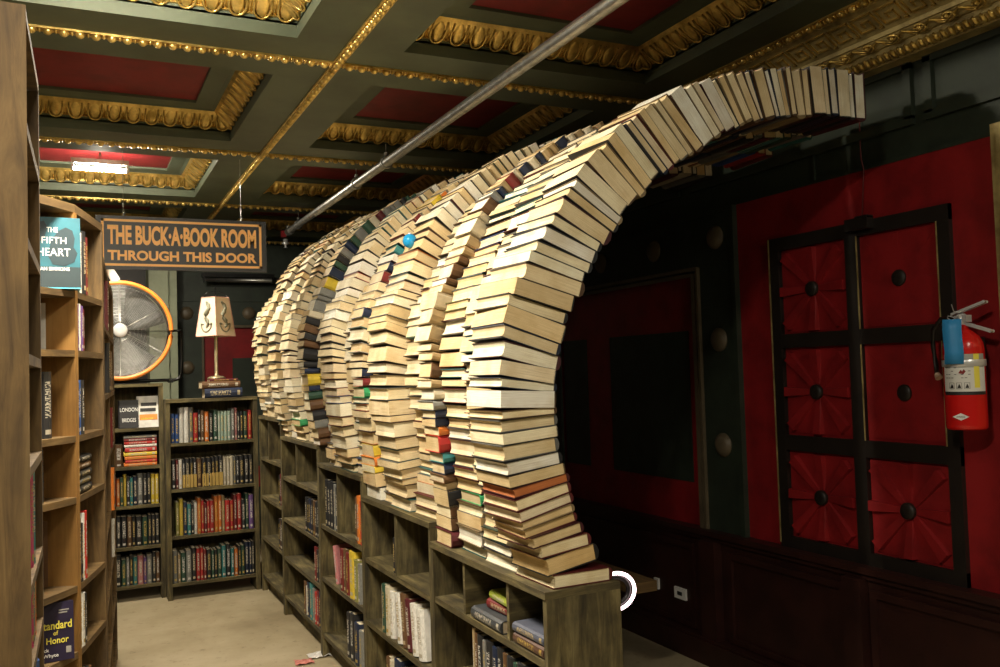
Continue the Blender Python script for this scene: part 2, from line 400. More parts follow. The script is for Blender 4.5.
# wainscot
wa = MB()
wa.box((XW - .05, .9, 0), (XW, 8.7, .655))
wa.box((XW - .085, .9, .655), (XW, 8.7, .682)); wa.box((XW - .068, .9, .63), (XW, 8.7, .655))
for y0, y1 in ((1.2, 2.72), (2.86, 3.62), (3.9, 5.2), (5.4, 6.6)):
    for a, b, c, d in ((y0, .56, y1, .59), (y0, .14, y1, .17), (y0, .17, y0 + .03, .56), (y1 - .03, .17, y1, .56)):
        wa.box((XW - .065, a, b), (XW - .05, c, d))
wa.box((XW - .10, 2.74, 0), (XW - .05, 2.84, .63)); wa.box((XW - .10, 3.68, 0), (XW - .05, 3.80, .63))
wa.build('wainscot', M_wains, wr)
bb = MB(); bb.box((XW - .12, .9, 0), (XW - .05, 8.7, .12)); bb.box((XW - .11, .9, .12), (XW - .05, 8.7, .135))
o = bb.build('baseboard_right', M_wains); tag(o, kind='structure')

# far wall
w = MB(); w.box((XL, YF, -.05), (XW + .1, YF + .1, S + .1)); wf = w.build('wall_far', M_green); tag(wf, kind='structure')
f = MB(); y = YF - .03
f.box((.84, y, .5), (1.08, YF, 2.30)); f.box((1.08, y, 2.03), (2.7, YF, 2.30)); f.box((2.5, y, .5), (2.75, YF, 2.30))
f.box((.84, y - .012, 2.28), (2.75, y, 2.30)); f.build('bossed_frame', M_green, wf)
f = MB(); f.box((1.08, y - .012, .5), (1.1, YF, 2.05)); f.box((1.08, y - .012, 2.03), (2.5, YF, 2.055)); f.build('bolection_moulding', M_bossm, wf)
f = MB(); f.box((1.1, YF - .012, .5), (2.5, YF, 2.03)); f.build('sunk_red_field', M_red, wf)
f = MB(); f.box((1.36, YF - .018, .7), (2.2, YF - .011, 1.74)); f.build('green_field', M_green, wf)
for x, z in ((.95, 2.17), (.95, 1.66), (.95, 1.15), (1.52, 2.17), (2.09, 2.17), (2.62, 2.17)):
    boss(frame((x, y, z), (1, 0, 0), (0, 0, 1), (0, -1, 0)), wf)
f = MB(); f.box((.60, YF - .35, 0), (.76, YF, S)); f.box((.765, YF - .30, 0), (.84, YF, S))
for k in range(12): f.box((.755, YF - .353, .3 + k * .2), (.764, YF - .35, .44 + k * .2))
f.build('pale_green_post', paint('pale_green_paint', (.40, .44, .30), .6, .2), wf)
f = MB(); f.box((-.35, YF - .02, 0), (.60, YF - .001, 2.62)); d1 = f.build('door_1', M_black); tag(d1, kind='structure')
f = MB(); f.box((-.42, YF - .05, 0), (-.35, YF, 2.68)); f.box((-.35, YF - .05, 2.62), (.60, YF, 2.68)); f.build('door_casing', M_green, d1)
t = MB(); t.tube([(1.10, YF - .16, 2.475), (1.72, YF - .16, 2.475)], .022, 12); tl = empty('tube_fitting', (1.41, YF - .1, 2.475))
t2 = MB(); t2.box((1.08, YF - .19, 2.50), (1.74, YF - .09, 2.535)); t2.box((1.09, YF - .185, 2.45), (1.105, YF - .13, 2.5)); t2.box((1.715, YF - .185, 2.45), (1.73, YF - .13, 2.5))
t2.box((1.2, YF - .1, 2.51), (1.24, YF, 2.53)); t2.box((1.58, YF - .1, 2.51), (1.62, YF, 2.53))
for mb, nm, mt in ((t, 'tube', M_steel), (t2, 'housing', M_dkmetal)):
    q = mb.build(nm, mt); q.parent = tl; q.matrix_parent_inverse = Matrix.Translation((-1.41, -(YF - .1), -2.475))
tag(tl, 'unlit grey strip light on the far wall above the parchment lamp', 'light fixture')
f = MB(); f.box((.85, YF - .10, 2.58), (.98, YF - .02, 2.66)); o = f.build('junction_box', M_red); tag(o, 'small red box on the far wall just under the hanging sign', 'box')
for nm, a, b in (('wall_left', (XL - .1, Y0, -.05), (XL, YF, S + .1)), ('wall_near', (XL, Y0 - .1, -.05), (XW + .1, Y0, S + .1))):
    w = MB(); w.box(a, b); tag(w.build(nm, M_green), kind='structure')

# ------------------------------------------------------------------ books
PAPERS = [(.84, .72, .46), (.80, .66, .40), (.86, .77, .53), (.74, .57, .31), (.87, .81, .62), (.82, .68, .42), (.80, .69, .48), (.88, .85, .74), (.76, .60, .33)]
CLOTH = {'black': (.02, .02, .022), 'dark red': (.18, .02, .02), 'navy': (.014, .024, .06), 'brown': (.14, .07, .03), 'grey': (.22, .22, .2), 'dark green': (.03, .08, .05),
         'blue': (.03, .10, .35), 'red': (.50, .03, .025), 'cream': (.62, .55, .40), 'orange': (.72, .20, .03), 'tan': (.42, .30, .15), 'teal': (.05, .24, .24), 'yellow': (.75, .55, .05),
         'white': (.78, .76, .70), 'green': (.04, .36, .13), 'purple': (.16, .08, .26), 'olive': (.26, .25, .07), 'pale green': (.45, .60, .48), 'pink': (.65, .25, .25), 'maroon': (.10, .015, .02)}
def book_mb(mb, t, h, d, M, col, pap, hard=True, jacket=False, mats=(0, 1), what='both', rn=rnd):
    """x thickness, y depth from the spine, z height"""
    c = .0028 if hard else .0012; g = .0035 if hard else .0; b = min(.012, t * .22) if hard else .002
    col = (*col, 1); pap = (*pap, 1)
    oy = rn.randrange(1, 60)
    if what in ('both', 'cover'):
        prof = [(-t / 2, d), (-t / 2, .004), (-t * .33, -b * .6), (0, -b), (t * .33, -b * .6), (t / 2, .004), (t / 2, d), (t / 2 - c, d), (t / 2 - c, c), (-t / 2 + c, c), (-t / 2 + c, d)]
        k = len(prof); n = mb.add([M @ V((x, y, z)) for z in (0, h) for x, y in prof])
        for i in range(k):
            j = (i + 1) % k
            if 1 <= i <= 4:   # spine strips carry uv 2..3 across, 0..1 up
                x0, x1 = 2 + max(.001, prof[i][0] / t + .5), 2 + min(.999, prof[j][0] / t + .5)
                uv = [(x0, oy + .001), (x1, oy + .001), (x1, oy + .999), (x0, oy + .999)] if jacket else [(x0 * t, 0), (x1 * t, 0), (x1 * t, h), (x0 * t, h)]
            else: uv = [(prof[i][1], 0), (prof[j][1], 0), (prof[j][1], h), (prof[i][1], h)]
            mb.face([n + i, n + j, n + k + j, n + k + i], mats[0], uv, col)
        for z, o_ in ((0, 0), (1, k)):
            for q in ((0, 1, 9, 10), (1, 2, 3, 4, 5, 8, 9), (5, 6, 7, 8)):
                idx = [n + o_ + x for x in q]; mb.face(idx if z else idx[::-1], mats[0], None, col)
    if what in ('both', 'pages'):
        a = t / 2 - c - .0002; e = d - g; cc = min(.006, t * .12) if hard else 0
        prof = [(-a, c), (-a, e), (-a * .45, e - cc), (a * .45, e - cc), (a, e), (a, c)][::-1]
        k = 6; o1 = rn.random() * 5
        n = mb.add([M @ V((x, y, z)) for z in (g, h - g) for x, y in prof])
        for i in range(k):
            j = (i + 1) % k
            mb.face([n + j, n + i, n + k + i, n + k + j], mats[1], [(prof[j][0] + o1, g), (prof[i][0] + o1, g), (prof[i][0] + o1, h), (prof[j][0] + o1, h)], pap)
        uv = [(x + o1, y) for x, y in prof]
        mb.face([n + k + i for i in range(k)][::-1], mats[1], uv[::-1], pap); mb.face([n + i for i in range(k)], mats[1], uv, pap)

def book_obj(M, t, h, d, col, pap, label, group=None, hard=True, parts=True, jacket=True, name='book', rn=rnd):
    cm = M_jacket if jacket else M_cloth; L = Matrix.Identity(4)
    mb = MB(); book_mb(mb, t, h, d, L, col, pap, hard, jacket, what='cover' if parts else 'both', rn=rn)
    o = mb.build(name, [cm, M_paper]); o.matrix_world = M; tag(o, label, 'book', group)
    if parts:
        mb = MB(); book_mb(mb, t, h, d, L, col, pap, hard, jacket, mats=(0, 0), what='pages', rn=rn); mb.build('page_block', [M_paper], o)
    return o

# ------------------------------------------------------------------ the tunnel of books
NO = [(1.245, .915), (1.235, .97), (1.225, 1.01), (1.19, 1.055), (1.165, 1.09), (1.14, 1.14), (1.12, 1.21), (1.105, 1.29), (1.10, 1.41), (1.10, 1.50), (1.11, 1.62), (1.115, 1.70), (1.145, 1.77),
      (1.19, 1.84), (1.23, 1.905), (1.28, 1.97), (1.34, 2.07), (1.40, 2.15), (1.465, 2.215), (1.53, 2.28), (1.64, 2.36), (1.72, 2.42), (1.88, 2.48), (2.03, 2.53), (2.17, 2.56), (2.30, 2.575), (2.45, 2.59), (2.62, 2.59)]
NI = [(1.45, .92), (1.41, 1.0), (1.39, 1.03), (1.36, 1.09), (1.335, 1.13), (1.315, 1.185), (1.30, 1.24), (1.285, 1.31), (1.28, 1.42), (1.28, 1.48), (1.29, 1.57), (1.305, 1.63), (1.345, 1.715),
      (1.385, 1.785), (1.415, 1.84), (1.45, 1.895), (1.505, 1.965), (1.55, 2.03), (1.60, 2.075), (1.67, 2.13), (1.775, 2.205), (1.86, 2.26), (1.98, 2.33), (2.10, 2.37), (2.21, 2.395), (2.32, 2.41), (2.46, 2.42), (2.625, 2.42)]
CASES = [(6.69, 5.93, 1.27), (5.93, 4.95, 1.16), (4.95, 4.11, 1.065), (4.11, 3.215, .975), (3.215, 2.29, .905)]
XF, XB = 1.217, 1.47
def ctop(y):
    for a, b, z in CASES:
        if b <= y <= a: return z
    return 1.27 if y > 6 else .905
def prof(Y, off, zt, first):
    """outer and inner polylines of one column"""
    w = (Y - 2.4) / 4.3; out = []; n = len(NO) - 1
    for i in range(n + 1):
        u = i / n; k = min(1, u / .45); k = k * k * (3 - 2 * k)
        dz = (zt - .905) * (1 - k) + w * .19 * k
        xo, zo = NO[i]; xi, zi = NI[i]
        if not first:                       # behind the end column the foot of the wall stands straighter
            t = min(1, max(0, (zo - .915) / .62)); x2 = 1.232 - .062 * t * t * (3 - 2 * t); b = min(1, max(0, (zo - 1.6) / .25)); x3 = xo + .06 * max(0, 1 - max(0, zo - 1.75) / .5)
            xn = x2 * (1 - b) + x3 * b; xi += xn - xo; xo = xn
            if zo < 1.5: zi = zo + (zi - zo) * .5
        o_ = V((xo + w * .012 * u, zo + dz)); q = V((xi + w * .012 * u, zi + dz)); e = (o_ - q).normalized()
        sh = off * min(1, .3 + u * 5); out.append((o_ + e * sh, q + e * sh))
    return out
# (y of the near end, y of the far end, how far it stands out, which side of the books faces along the tunnel)
COLS = [(2.31, 2.555, 0, 'page'), (2.56, 2.79, -.02, 'page'), (2.80, 3.025, -.035, 'page'), (3.03, 3.195, .0, 'spine'), (3.20, 3.48, -.055, 'page'), (3.50, 3.76, .02, 'page'), (3.77, 3.89, -.035, 'page'), (3.90, 4.11, .005, 'mix'),
        (4.12, 4.29, -.035, 'page'), (4.30, 4.56, .03, 'page'), (4.57, 4.72, -.02, 'page'), (4.73, 4.88, -.045, 'page'), (4.90, 5.07, .03, 'spine'), (5.08, 5.30, -.03, 'page'), (5.32, 5.56, .02, 'page'), (5.57, 5.75, -.02, 'page'),
        (5.77, 6.02, .02, 'page'), (6.03, 6.22, -.02, 'page'), (6.24, 6.46, .015, 'page'), (6.47, 6.70, 0, 'page')]
DARKC, COLORC = 12, 3
SPECIAL = {}   # (column, course) -> overrides
br = random.Random(11)
BOOKS = []
dark = ['black', 'navy', 'dark red', 'dark green', 'brown', 'grey', 'teal', 'maroon']
for ci, (ya, yb, off, typ) in enumerate(COLS):
    yc = (ya + yb) / 2; W_ = yb - ya; pl = prof(yc, off, ctop(yc), ci == 0); base = ctop(yc)
    mid = [a.lerp(b, .55) for a, b in pl]; cum = [0]
    for a, b in zip(mid, mid[1:]): cum.append(cum[-1] + (b - a).length)
    s = 0; k = 0; jit = 0
    while s < cum[-1] - .02:
        t = br.choice([.024, .028, .031, .034, .037, .04, .043, .047, .052, .058]) * (1 if ci == 0 else 1.1)
        if ci == 0: t = [.042, .055, .04, .034, .03, .026, .034, .036, .03, .034, .04, .046, .034, .036, .026, .052, .03, .046, .05, .04][k] if k < 20 else t
        m = s + t / 2; i = 0
        while i < len(cum) - 2 and cum[i + 1] < m: i += 1
        f = min(1, (m - cum[i]) / (cum[i + 1] - cum[i])); o_ = pl[i][0].lerp(pl[i + 1][0], f); q_ = pl[i][1].lerp(pl[i + 1][1], f)
        e = (o_ - q_).normalized(); tg = V((-e.y, e.x)); dr = mid[min(i + 1, len(mid) - 1)] - mid[i]
        if tg.dot(dr) < 0: tg = -tg
        if k == 0 and typ != 'mix': pass
        c0 = mid[i].lerp(mid[i + 1], f)
        wid = (o_ - q_).length
        jit = jit * .5 + br.uniform(-.006, .006); yaw = br.uniform(-.035, .035)
        sp = typ == 'spine' or (typ == 'mix' and br.random() < .3) or (typ == 'page' and br.random() < .012 and ci > 0)
        if k == 0: # the lowest book lies flat on the case
            e = V((-1, 0)); tg = V((0, 1)); c0 = V((c0.x, base + t / 2 + .0005)); 
        E3 = V((e.x, 0, e.y)); T3 = V((tg.x, 0, tg.y)); Yp = V((0, 1, 0))
        R = Matrix.Rotation(yaw, 3, T3); E3 = R @ E3; Yp = R @ Yp
        colr = br.choice(dark + ['tan', 'brown', 'grey', 'cream'] if br.random() < .9 else ['red', 'orange', 'blue', 'teal', 'dark red', 'white', 'olive']); pap = list(br.choice(PAPERS)); v = br.uniform(.88, 1.08); pap = tuple(min(.9, x * v) for x in pap)
        if sp and ci == DARKC: colr = br.choice(['black', 'navy', 'grey', 'brown', 'black', 'dark green', 'cream', 'maroon', 'black', 'grey'])
        if sp and ci == DARKC and k in (7, 19): colr = 'yellow'
        if ci == COLORC: colr = ['maroon', 'brown', 'brown', 'black', 'tan', 'brown', 'navy', 'teal', 'red', 'orange', 'navy', 'navy', 'grey', 'cream'][k] if k < 14 else br.choice(['cream', 'cream', 'cream', 'tan', 'tan', 'grey', 'cream', 'green' if br.random() < .3 else 'tan', 'dark red', 'navy', 'brown'])
        if ci == 3 and k < 6: pass
        if typ == 'mix' and sp: colr = br.choice(['orange', 'yellow', 'navy', 'green', 'teal', 'red', 'grey', 'dark red', 'yellow'])
        if sp and typ == 'page': colr = br.choice(['orange', 'red', 'green', 'teal', 'yellow', 'grey', 'navy'])
        hard = br.random() < (.75 if ci < 6 else .6)
        cen = V((c0.x, 0, c0.y))
        if not sp:
            h = W_ * br.uniform(.93, 1.0); d = wid * br.uniform(.93, 1.04) if ci else wid * br.uniform(.98, 1.02)
            # spine on the inner side, fore-edge outwards, head towards the viewer
            org = V((o_.x, 0, o_.y)) - V((e.x, 0, e.y)) * d + V((e.x, 0, e.y)) * jit if k else V((cen.x, 0, cen.z)) + V((d / 2, 0, 0))
            x, y, z = T3, E3, Yp; yy = ya + (W_ - h) * br.random()
            org = V((org.x, yy, org.z))
            if x.cross(y).dot(z) < 0: z = -z; org = org - z * h
        else:
            h = wid * br.uniform(1.0, 1.12); d = W_ * br.uniform(.82, .98); y = Yp; x = T3; z = E3
            org = V((o_.x, 0, o_.y)) - E3 * (h - jit); org.y = ya + .004
            if k == 0: org = V((cen.x + h / 2, ya + .004, cen.z))
            if x.cross(y).dot(z) < 0: x = -x
        if ci == 0 and k in (0, 2): pap = (.86, .76, .50)
        if ci == 0 and k in (1, 4): pap = (.72, .52, .24)
        if ci == 0 and k == 8: pap = (.50, .16, .045)
        colr = br.choice(['black', 'brown', 'grey', 'tan', 'dark red', 'navy', 'maroon', 'brown', 'black']) if ci == 0 else colr; cvr = CLOTH[colr] if sp else tuple(q * .5 for q in CLOTH[colr]); BOOKS.append(dict(M=frame(org, x, y, z), t=t * .985, h=h, d=d, col=cvr, cn=colr, pap=pap, hard=hard, sp=sp, ci=ci, k=k, seed=br.randrange(10 ** 6), c=cen + V((0, yc, 0)), th=t))
        s += t * .99 / max(.62, abs(dr.normalized().dot(tg))); k += 1

# camera: same station for the ray test and for the render
CAM_R = Matrix(((0.90211884, 0.01035976, -0.43136328), (-0.43037555, -0.05012609, -0.90125704), (-0.03095936, 0.99868917, -0.04076111)))
CAM_P = V((0, 0, 1.55)); FPX = 890.0
# the 300 books of the tunnel that show largest from the aisle stay single objects
vv, ff, own = [], [], []
for bi, b in enumerate(BOOKS):
    n = len(vv)
    for z in (0, b['h']):
        for x, y in ((-b['t'] / 2, 0), (b['t'] / 2, 0), (b['t'] / 2, b['d']), (-b['t'] / 2, b['d'])): vv.append(b['M'] @ V((x, y, z)))
    for q in ((0, 1, 2, 3), (4, 5, 6, 7), (0, 1, 5, 4), (1, 2, 6, 5), (2, 3, 7, 6), (3, 0, 4, 7)): ff.append([n + i for i in q]); own.append(bi)
bvh = BVHTree.FromPolygons(vv, ff); hits = [0] * len(BOOKS)
for py in range(56, 600, 2):
    for px in range(246, 872, 2):
        d = CAM_R @ V(((px - 500) / FPX, -(py - 333.5) / FPX, -1)); r_ = bvh.ray_cast(CAM_P, d)
        if r_[2] is not None: hits[own[r_[2]]] += 1
order = sorted(range(len(BOOKS)), key=lambda i: -hits[i]); single = set(order[:300])
ORD = lambda n: '%d%s' % (n, 'th' if 10 <= n % 100 <= 20 else {1: 'st', 2: 'nd', 3: 'rd'}.get(n % 10, 'th'))
CN = ["tunnel's near end column"] + ["tunnel's %s column" % w_ + ('' if 'col' in w_ or 'dark' in w_ else ' from its near end') for w_ in ('second', 'third', 'colourful fourth', 'fifth', 'sixth', 'seventh', 'eighth', 'ninth', 'tenth', 'eleventh', 'twelfth', 'dark-spined', 'fourteenth', 'fifteenth', 'sixteenth', 'seventeenth', 'eighteenth', 'nineteenth', 'twentieth')]
mass = MB(); tot = {}
for b in BOOKS: tot[b['ci']] = b['k'] + 1
for bi, b in enumerate(BOOKS):
    rn_ = random.Random(b['seed'])
    if bi in single:
        p = b['pap']; tone = 'orange' if p[1] < .2 else 'white' if p[2] > .6 else 'cream' if p[0] > .72 else 'tan' if p[0] > .58 else 'brown'
        side = ('%s spine out' % b['cn']) if b['sp'] else ('%s pages out' % tone)
        thick = 'thick' if b['th'] > .044 else 'thin' if b['th'] < .03 else 'middling'
        book_obj(b['M'], b['t'], b['h'], b['d'], b['col'], b['pap'], '%s book, %s, %s up the %s' % (thick, side, ORD(b['k'] + 1), CN[b['ci']]),
                 'books stacked into the tunnel', b['hard'], True, False, name='stacked_book', rn=rn_)
    else: book_mb(mass, b['t'], b['h'], b['d'], b['M'], b['col'], b['pap'], b['hard'], False, rn=rn_)
o = mass.build('stacked_books', [M_cloth, M_paper]); tag(o, 'the smaller and hidden books that complete the long arched book tunnel', 'books', kind='stuff')

# blue glass ball and loose string caught in the tunnel
def onray(px, py):
    d = CAM_R @ V(((px - 500) / FPX, -(py - 333.5) / FPX, -1)); r_ = bvh.ray_cast(CAM_P, d); return r_[0], d.normalized()

# ------------------------------------------------------------------ the stepped cases under the tunnel
SH = [[.97, .69, .395, .12], [.90, .63, .38, .13], [.73, .44, .13], [.69, .40, .10], [.70, .42, .12]]
DIV = [[(6.38, 1.27, .97)], [(5.52, 1.16, .90)], [(4.58, 1.065, .73)], [(3.65, .975, .69)], [(2.91, .905, .70), (2.56, .905, .70)]]
NM = ['fifth and farthest', 'fourth', 'third', 'second', 'near end']
TH = .022
for i, (y1, y0, zt) in enumerate(CASES):
    c = empty('bookcase', (XF, (y0 + y1) / 2, 0))
    tag(c, ['lowest weathered bookcase with solid end panel, under the near end of the book tunnel', 'second weathered plank bookcase from the near end of the book tunnel', 'middle weathered plank bookcase of the five under the book tunnel',
            'weathered plank bookcase under the book tunnel, second from its far end', 'tallest weathered bookcase under the tunnel, at its far end'][4 - i], 'bookcase', 'stepped bookcases under the book tunnel')
    lx = lambda x: x - XF; ym = (y0 + y1) / 2
    def pt(name, a, b, mat=M_case, grain=None):
        m = MB(); m.box((lx(a[0]), a[1] - ym, a[2]), (lx(b[0]), b[1] - ym, b[2]), grain=grain); return m.build(name, mat, c)
    pt('top_board', (XF - .004, y0, zt - TH), (XB, y1, zt))
    pt('side_panel', (XF, y1 - TH, 0), (XB, y1, zt - TH)); pt('side_panel', (XF, y0, 0), (XB, y0 + TH, zt - TH))
    pt('back_panel', (XB - .012, y0 + TH, .02), (XB, y1 - TH, zt - TH), M_black if False else M_case)
    for z in SH[i]:
        pt('shelf', (XF + .004, y0 + TH, z - TH), (XB - .012, y1 - TH, z))
    for yd, za, zb in DIV[i]:
        pt('divider', (XF + .006, yd - .009, zb), (XB - .012, yd + .009, za - TH))
    pt('plinth', (XF + .05, y0 + TH, 0), (XF + .07, y1 - TH, .08))

def up_book(y, z, t, h, d, colr, label, lean=0, x=XF + .02, face=False, jacket=True, group=None, parts=True, pap=(.75, .68, .5)):
    """standing book in the cases, spine towards the aisle (-x)"""
    M = Matrix.Translation((x, y, z + (abs(sin(lean)) * t / 2 if lean else 0))) @ Matrix.Rotation(lean, 4, 'X') @ frame((0, 0, 0), (0, -1, 0), (1, 0, 0), (0, 0, 1))
    return book_obj(M, t, h, d, CLOTH[colr] if isinstance(colr, str) else colr, pap, label, group, True, parts, jacket)
def row_case(y_start, z, specs, where, lean=0):
    y = y_start
    for k, (cn, t, h) in enumerate(specs):
        y -= t / 2; up_book(y, z, t * .96, h, min(.17, h * .68), cn, '%s book, %s from far end, %s' % (cn, ORD(k + 1), where), lean, group='books on the ' + where); y -= t / 2
row_case(6.10, .69, [('black', .04, .2), ('dark red', .03, .21), ('orange', .035, .22), ('black', .04, .19)], 'second shelf of the farthest tunnel case')
row_case(6.13, .395, [('black', .04, .2), ('brown', .03, .19), ('black', .05, .2), ('grey', .04, .18)], 'third shelf of the farthest tunnel case')
row_case(5.34, .63, [('black', .05, .2), ('black', .04, .19), ('navy', .05, .2), ('black', .05, .2), ('brown', .05, .2), ('black', .05, .2), ('black', .05, .21)], 'second shelf of the fourth tunnel case')
row_case(5.14, .38, [('dark red', .05, .19), ('black', .05, .18), ('brown', .05, .2)], 'third shelf of the fourth tunnel case')
row_case(5.42, .13, [('brown', .05, .19), ('white', .035, .17), ('navy', .06, .2), ('teal', .07, .21), ('grey', .05, .19), ('red', .05, .18), ('dark red', .05, .2), ('navy', .05, .2)], 'lowest shelf of the fourth tunnel case')
row_case(4.86, .73, [('black', .06, .25), ('black', .055, .24), ('black', .06, .25), ('grey', .04, .24), ('black', .05, .23)], 'top far bay of the middle tunnel case')
row_case(4.29, .73, [('brown', .035, .22), ('orange', .045, .23), ('red', .035, .21), ('white', .035, .2)], 'top near bay of the middle tunnel case')
row_case(4.58, .44, [('dark red', .06, .21), ('brown', .05, .22), ('dark red', .055, .21), ('yellow', .09, .23), ('olive', .06, .2), ('grey', .05, .19)], 'second shelf of the middle tunnel case')
row_case(4.48, .13, [('black', .06, .22), ('black', .07, .23), ('navy', .08, .2), ('grey', .06, .18)], 'lowest shelf of the middle tunnel case')
row_case(3.72, .69, [('black', .03, .15)], 'top far bay of the second tunnel case')
row_case(3.90, .40, [('cream', .012, .2), ('dark green', .05, .21), ('cream', .06, .21), ('white', .045, .2)], 'second shelf of the second tunnel case')
row_case(3.685, .40, [('white', .07, .205), ('brown', .06, .22), ('maroon', .06, .21), ('white', .07, .205), ('white', .075, .2)], 'leaning in the second tunnel case', radians(-7))
row_case(3.85, .10, [('brown', .05, .2), ('cream', .06, .2), ('navy', .07, .22), ('black', .08, .2), ('red', .07, .2), ('grey', .07, .2), ('dark red', .08, .2)], 'third shelf of the second tunnel case')
row_case(2.88, .42, [('tan', .02, .24), ('brown', .025, .23), ('black', .04, .23), ('grey', .03, .22), ('black', .05, .23), ('navy', .04, .22), ('black', .04, .23), ('brown', .03, .22), ('black', .045, .22), ('dark green', .03, .21), ('black', .05, .22), ('tan', .03, .21), ('black', .04, .22), ('navy', .04, .21)], 'second shelf of the near tunnel case')
# pink album leaning face-out in the middle case
book_obj(frame((XF + .03, 4.70, .44), (.45, -.893, 0), (.893, .45, 0), (0, 0, 1)) @ Matrix.Rotation(radians(-6), 4, 'Y'), .02, .2, .14, CLOTH['pink'], (.8, .7, .55), 'pink book leaning with its cover showing in the middle tunnel case')
# flat stacks in the near case
def flat_book(x, y, z, t, h, d, colr, label, rz=0, group=None, cov=None):
    """lying book, spine towards the aisle: local z(height) -> y, local y(depth) -> +x, local x(thickness) -> z"""
    M = Matrix.Translation((x, y, z + t / 2)) @ Matrix.Rotation(rz, 4, 'Z') @ frame((0, -h / 2, 0), (0, 0, 1), (1, 0, 0), (0, 1, 0))
    return book_obj(M, t, h, d, CLOTH[colr] if isinstance(colr, str) else colr, (.72, .62, .45), label, group)
b1 = flat_book(XF + .012, 2.735, .70, .042, .235, .155, (.05, .055, .06), 'big dark paperback with blue title, bottom of the flat stack in the near tunnel case', 0)
flat_book(XF + .05, 2.70, .742, .034, .19, .12, 'dark red', 'dark red paperback, middle of the flat stack in the near tunnel case', .06)
flat_book(XF + .045, 2.69, .776, .030, .18, .115, (.42, .50, .06), 'yellow-green book on top of the flat stack in the near tunnel case', -.04)
b2 = flat_book(XF + .012, 2.43, .70, .034, .20, .13, (.10, .05, .03), 'dark orange-titled paperback, bottom of the pair beside the end panel', 0)
b3 = flat_book(XF + .014, 2.435, .734, .030, .195, .13, (.10, .11, .15), 'grey-blue paperback on top of the pair beside the end panel', .03)

# ------------------------------------------------------------------ far bookcases
def far_case(x0, x1, yf, zt, shelves, label, dep=.26):
    c = empty('bookcase', ((x0 + x1) / 2, yf, 0)); xm = (x0 + x1) / 2; tag(c, label, 'bookcase')
    def pt(name, a, b):
        m = MB(); m.box((a[0] - xm, a[1] - yf, a[2]), (b[0] - xm, b[1] - yf, b[2])); m.build(name, M_case, c)
    pt('top_board', (x0, yf - .004, zt - .022), (x1, yf + dep, zt))
    pt('side_panel', (x0, yf, 0), (x0 + .03, yf + dep, zt - .022)); pt('side_panel', (x1 - .03, yf, 0), (x1, yf + dep, zt - .022))
    pt('back_panel', (x0 + .03, yf + dep - .012, .05), (x1 - .03, yf + dep, zt - .022))
    for z in shelves: pt('shelf', (x0 + .03, yf + .004, z - .022), (x1 - .03, yf + dep - .012, z))
    return c
far_case(.575, 1.212, 6.72, 1.41, [1.10, .775, .445, .115], 'low plank bookcase under the parchment lamp, four rows of books')
far_case(-.06, .572, 6.85, 1.53, [1.215, .945, .67, .38, .11], 'taller narrow plank bookcase with the drum fan standing on it')
fr = random.Random(5); M_goldink = paint('gold_printing', (.42, .28, .07), .5, .2)
def far_row(x, xe, yf, z, names, where, hmin=.2, hmax=.24, group=None, gold=()):
    if gold: hmin = hmax = .205
    n = len(names); wd = (xe - x) / n; ws = [wd * fr.uniform(.65, 1.35) for _ in names]; s = sum(ws); ws = [w_ * (xe - x) / s for w_ in ws]; prev = None
    for k, (cn, t) in enumerate(zip(names, ws)):
        h = fr.uniform(hmin, hmax) if not (prev == cn) else h + fr.uniform(-.004, .004); prev = cn
        M = frame((x + t / 2, yf + .02 + fr.uniform(0, .012), z + .0005), (1, 0, 0), (0, 1, 0), (0, 0, 1))
        q_ = fr.uniform(.5, .8); ob_ = book_obj(M, t * .95, h, .15, tuple(c_ * q_ for c_ in CLOTH[cn]), (.72, .64, .48), '%s book, %s from the left %s' % (cn, ORD(k + 1), where), 'books ' + where, True, False, True, rn=fr); x += t
        if gold and k in gold:
            m = MB(); m.box((-t * .44, -.0062, .004), (t * .44, -.004, h * .46)); m.build('gold_foot', M_goldink, ob_)
B = lambda s: [dict(k='black', r='red', R='dark red', n='navy', b='blue', g='grey', G='dark green', w='white', o='orange', y='yellow', t='tan', c='cream', T='teal', v='purple', N='brown', O='olive', p='pale green', m='maroon', P='pink')[x] for x in s]
lr = 'in the low lamp bookcase\'s %s row'
far_row(.61, 1.175, 6.72, 1.10, B('bbwwgrkNokGppppgPkkGr'), lr % 'top', .2, .25)
far_row(.61, 1.175, 6.72, .775, B('kRwkkkkNkkkkkcccgkkkk'), lr % 'second', .2, .24, gold=(3, 4, 5, 6, 8, 9, 10, 11, 12))
far_row(.635, 1.175, 6.72, .445, B('OynTkworRrrootrrRrkGv'), lr % 'third', .21, .26)
far_row(.61, 1.175, 6.72, .115, B('gtGgkrrRkGkGTkTokGnnk'), lr % 'bottom', .19, .24)
far_row(-.02, .535, 6.85, .67, B('kgRoyroyroGykTngkkyy'), 'in the fan bookcase\'s third row', .19, .23)
far_row(-.02, .535, 6.85, .38, B('kkgkkkmkkkNkkGkkk'), 'in the fan bookcase\'s fourth row', .19, .22)
far_row(-.02, .535, 6.85, .11, B('gNkGgkOGkGgkTPvgkN'), 'in the fan bookcase\'s bottom row', .17, .22)
far_row(-.02, .25, 6.85, 1.215, B('kgNkr'), 'in the fan bookcase\'s top row', .19, .22)
far_row(-.02, .30, 6.85, .945, B('kGNkgkN'), 'in the fan bookcase\'s second row', .15, .18)
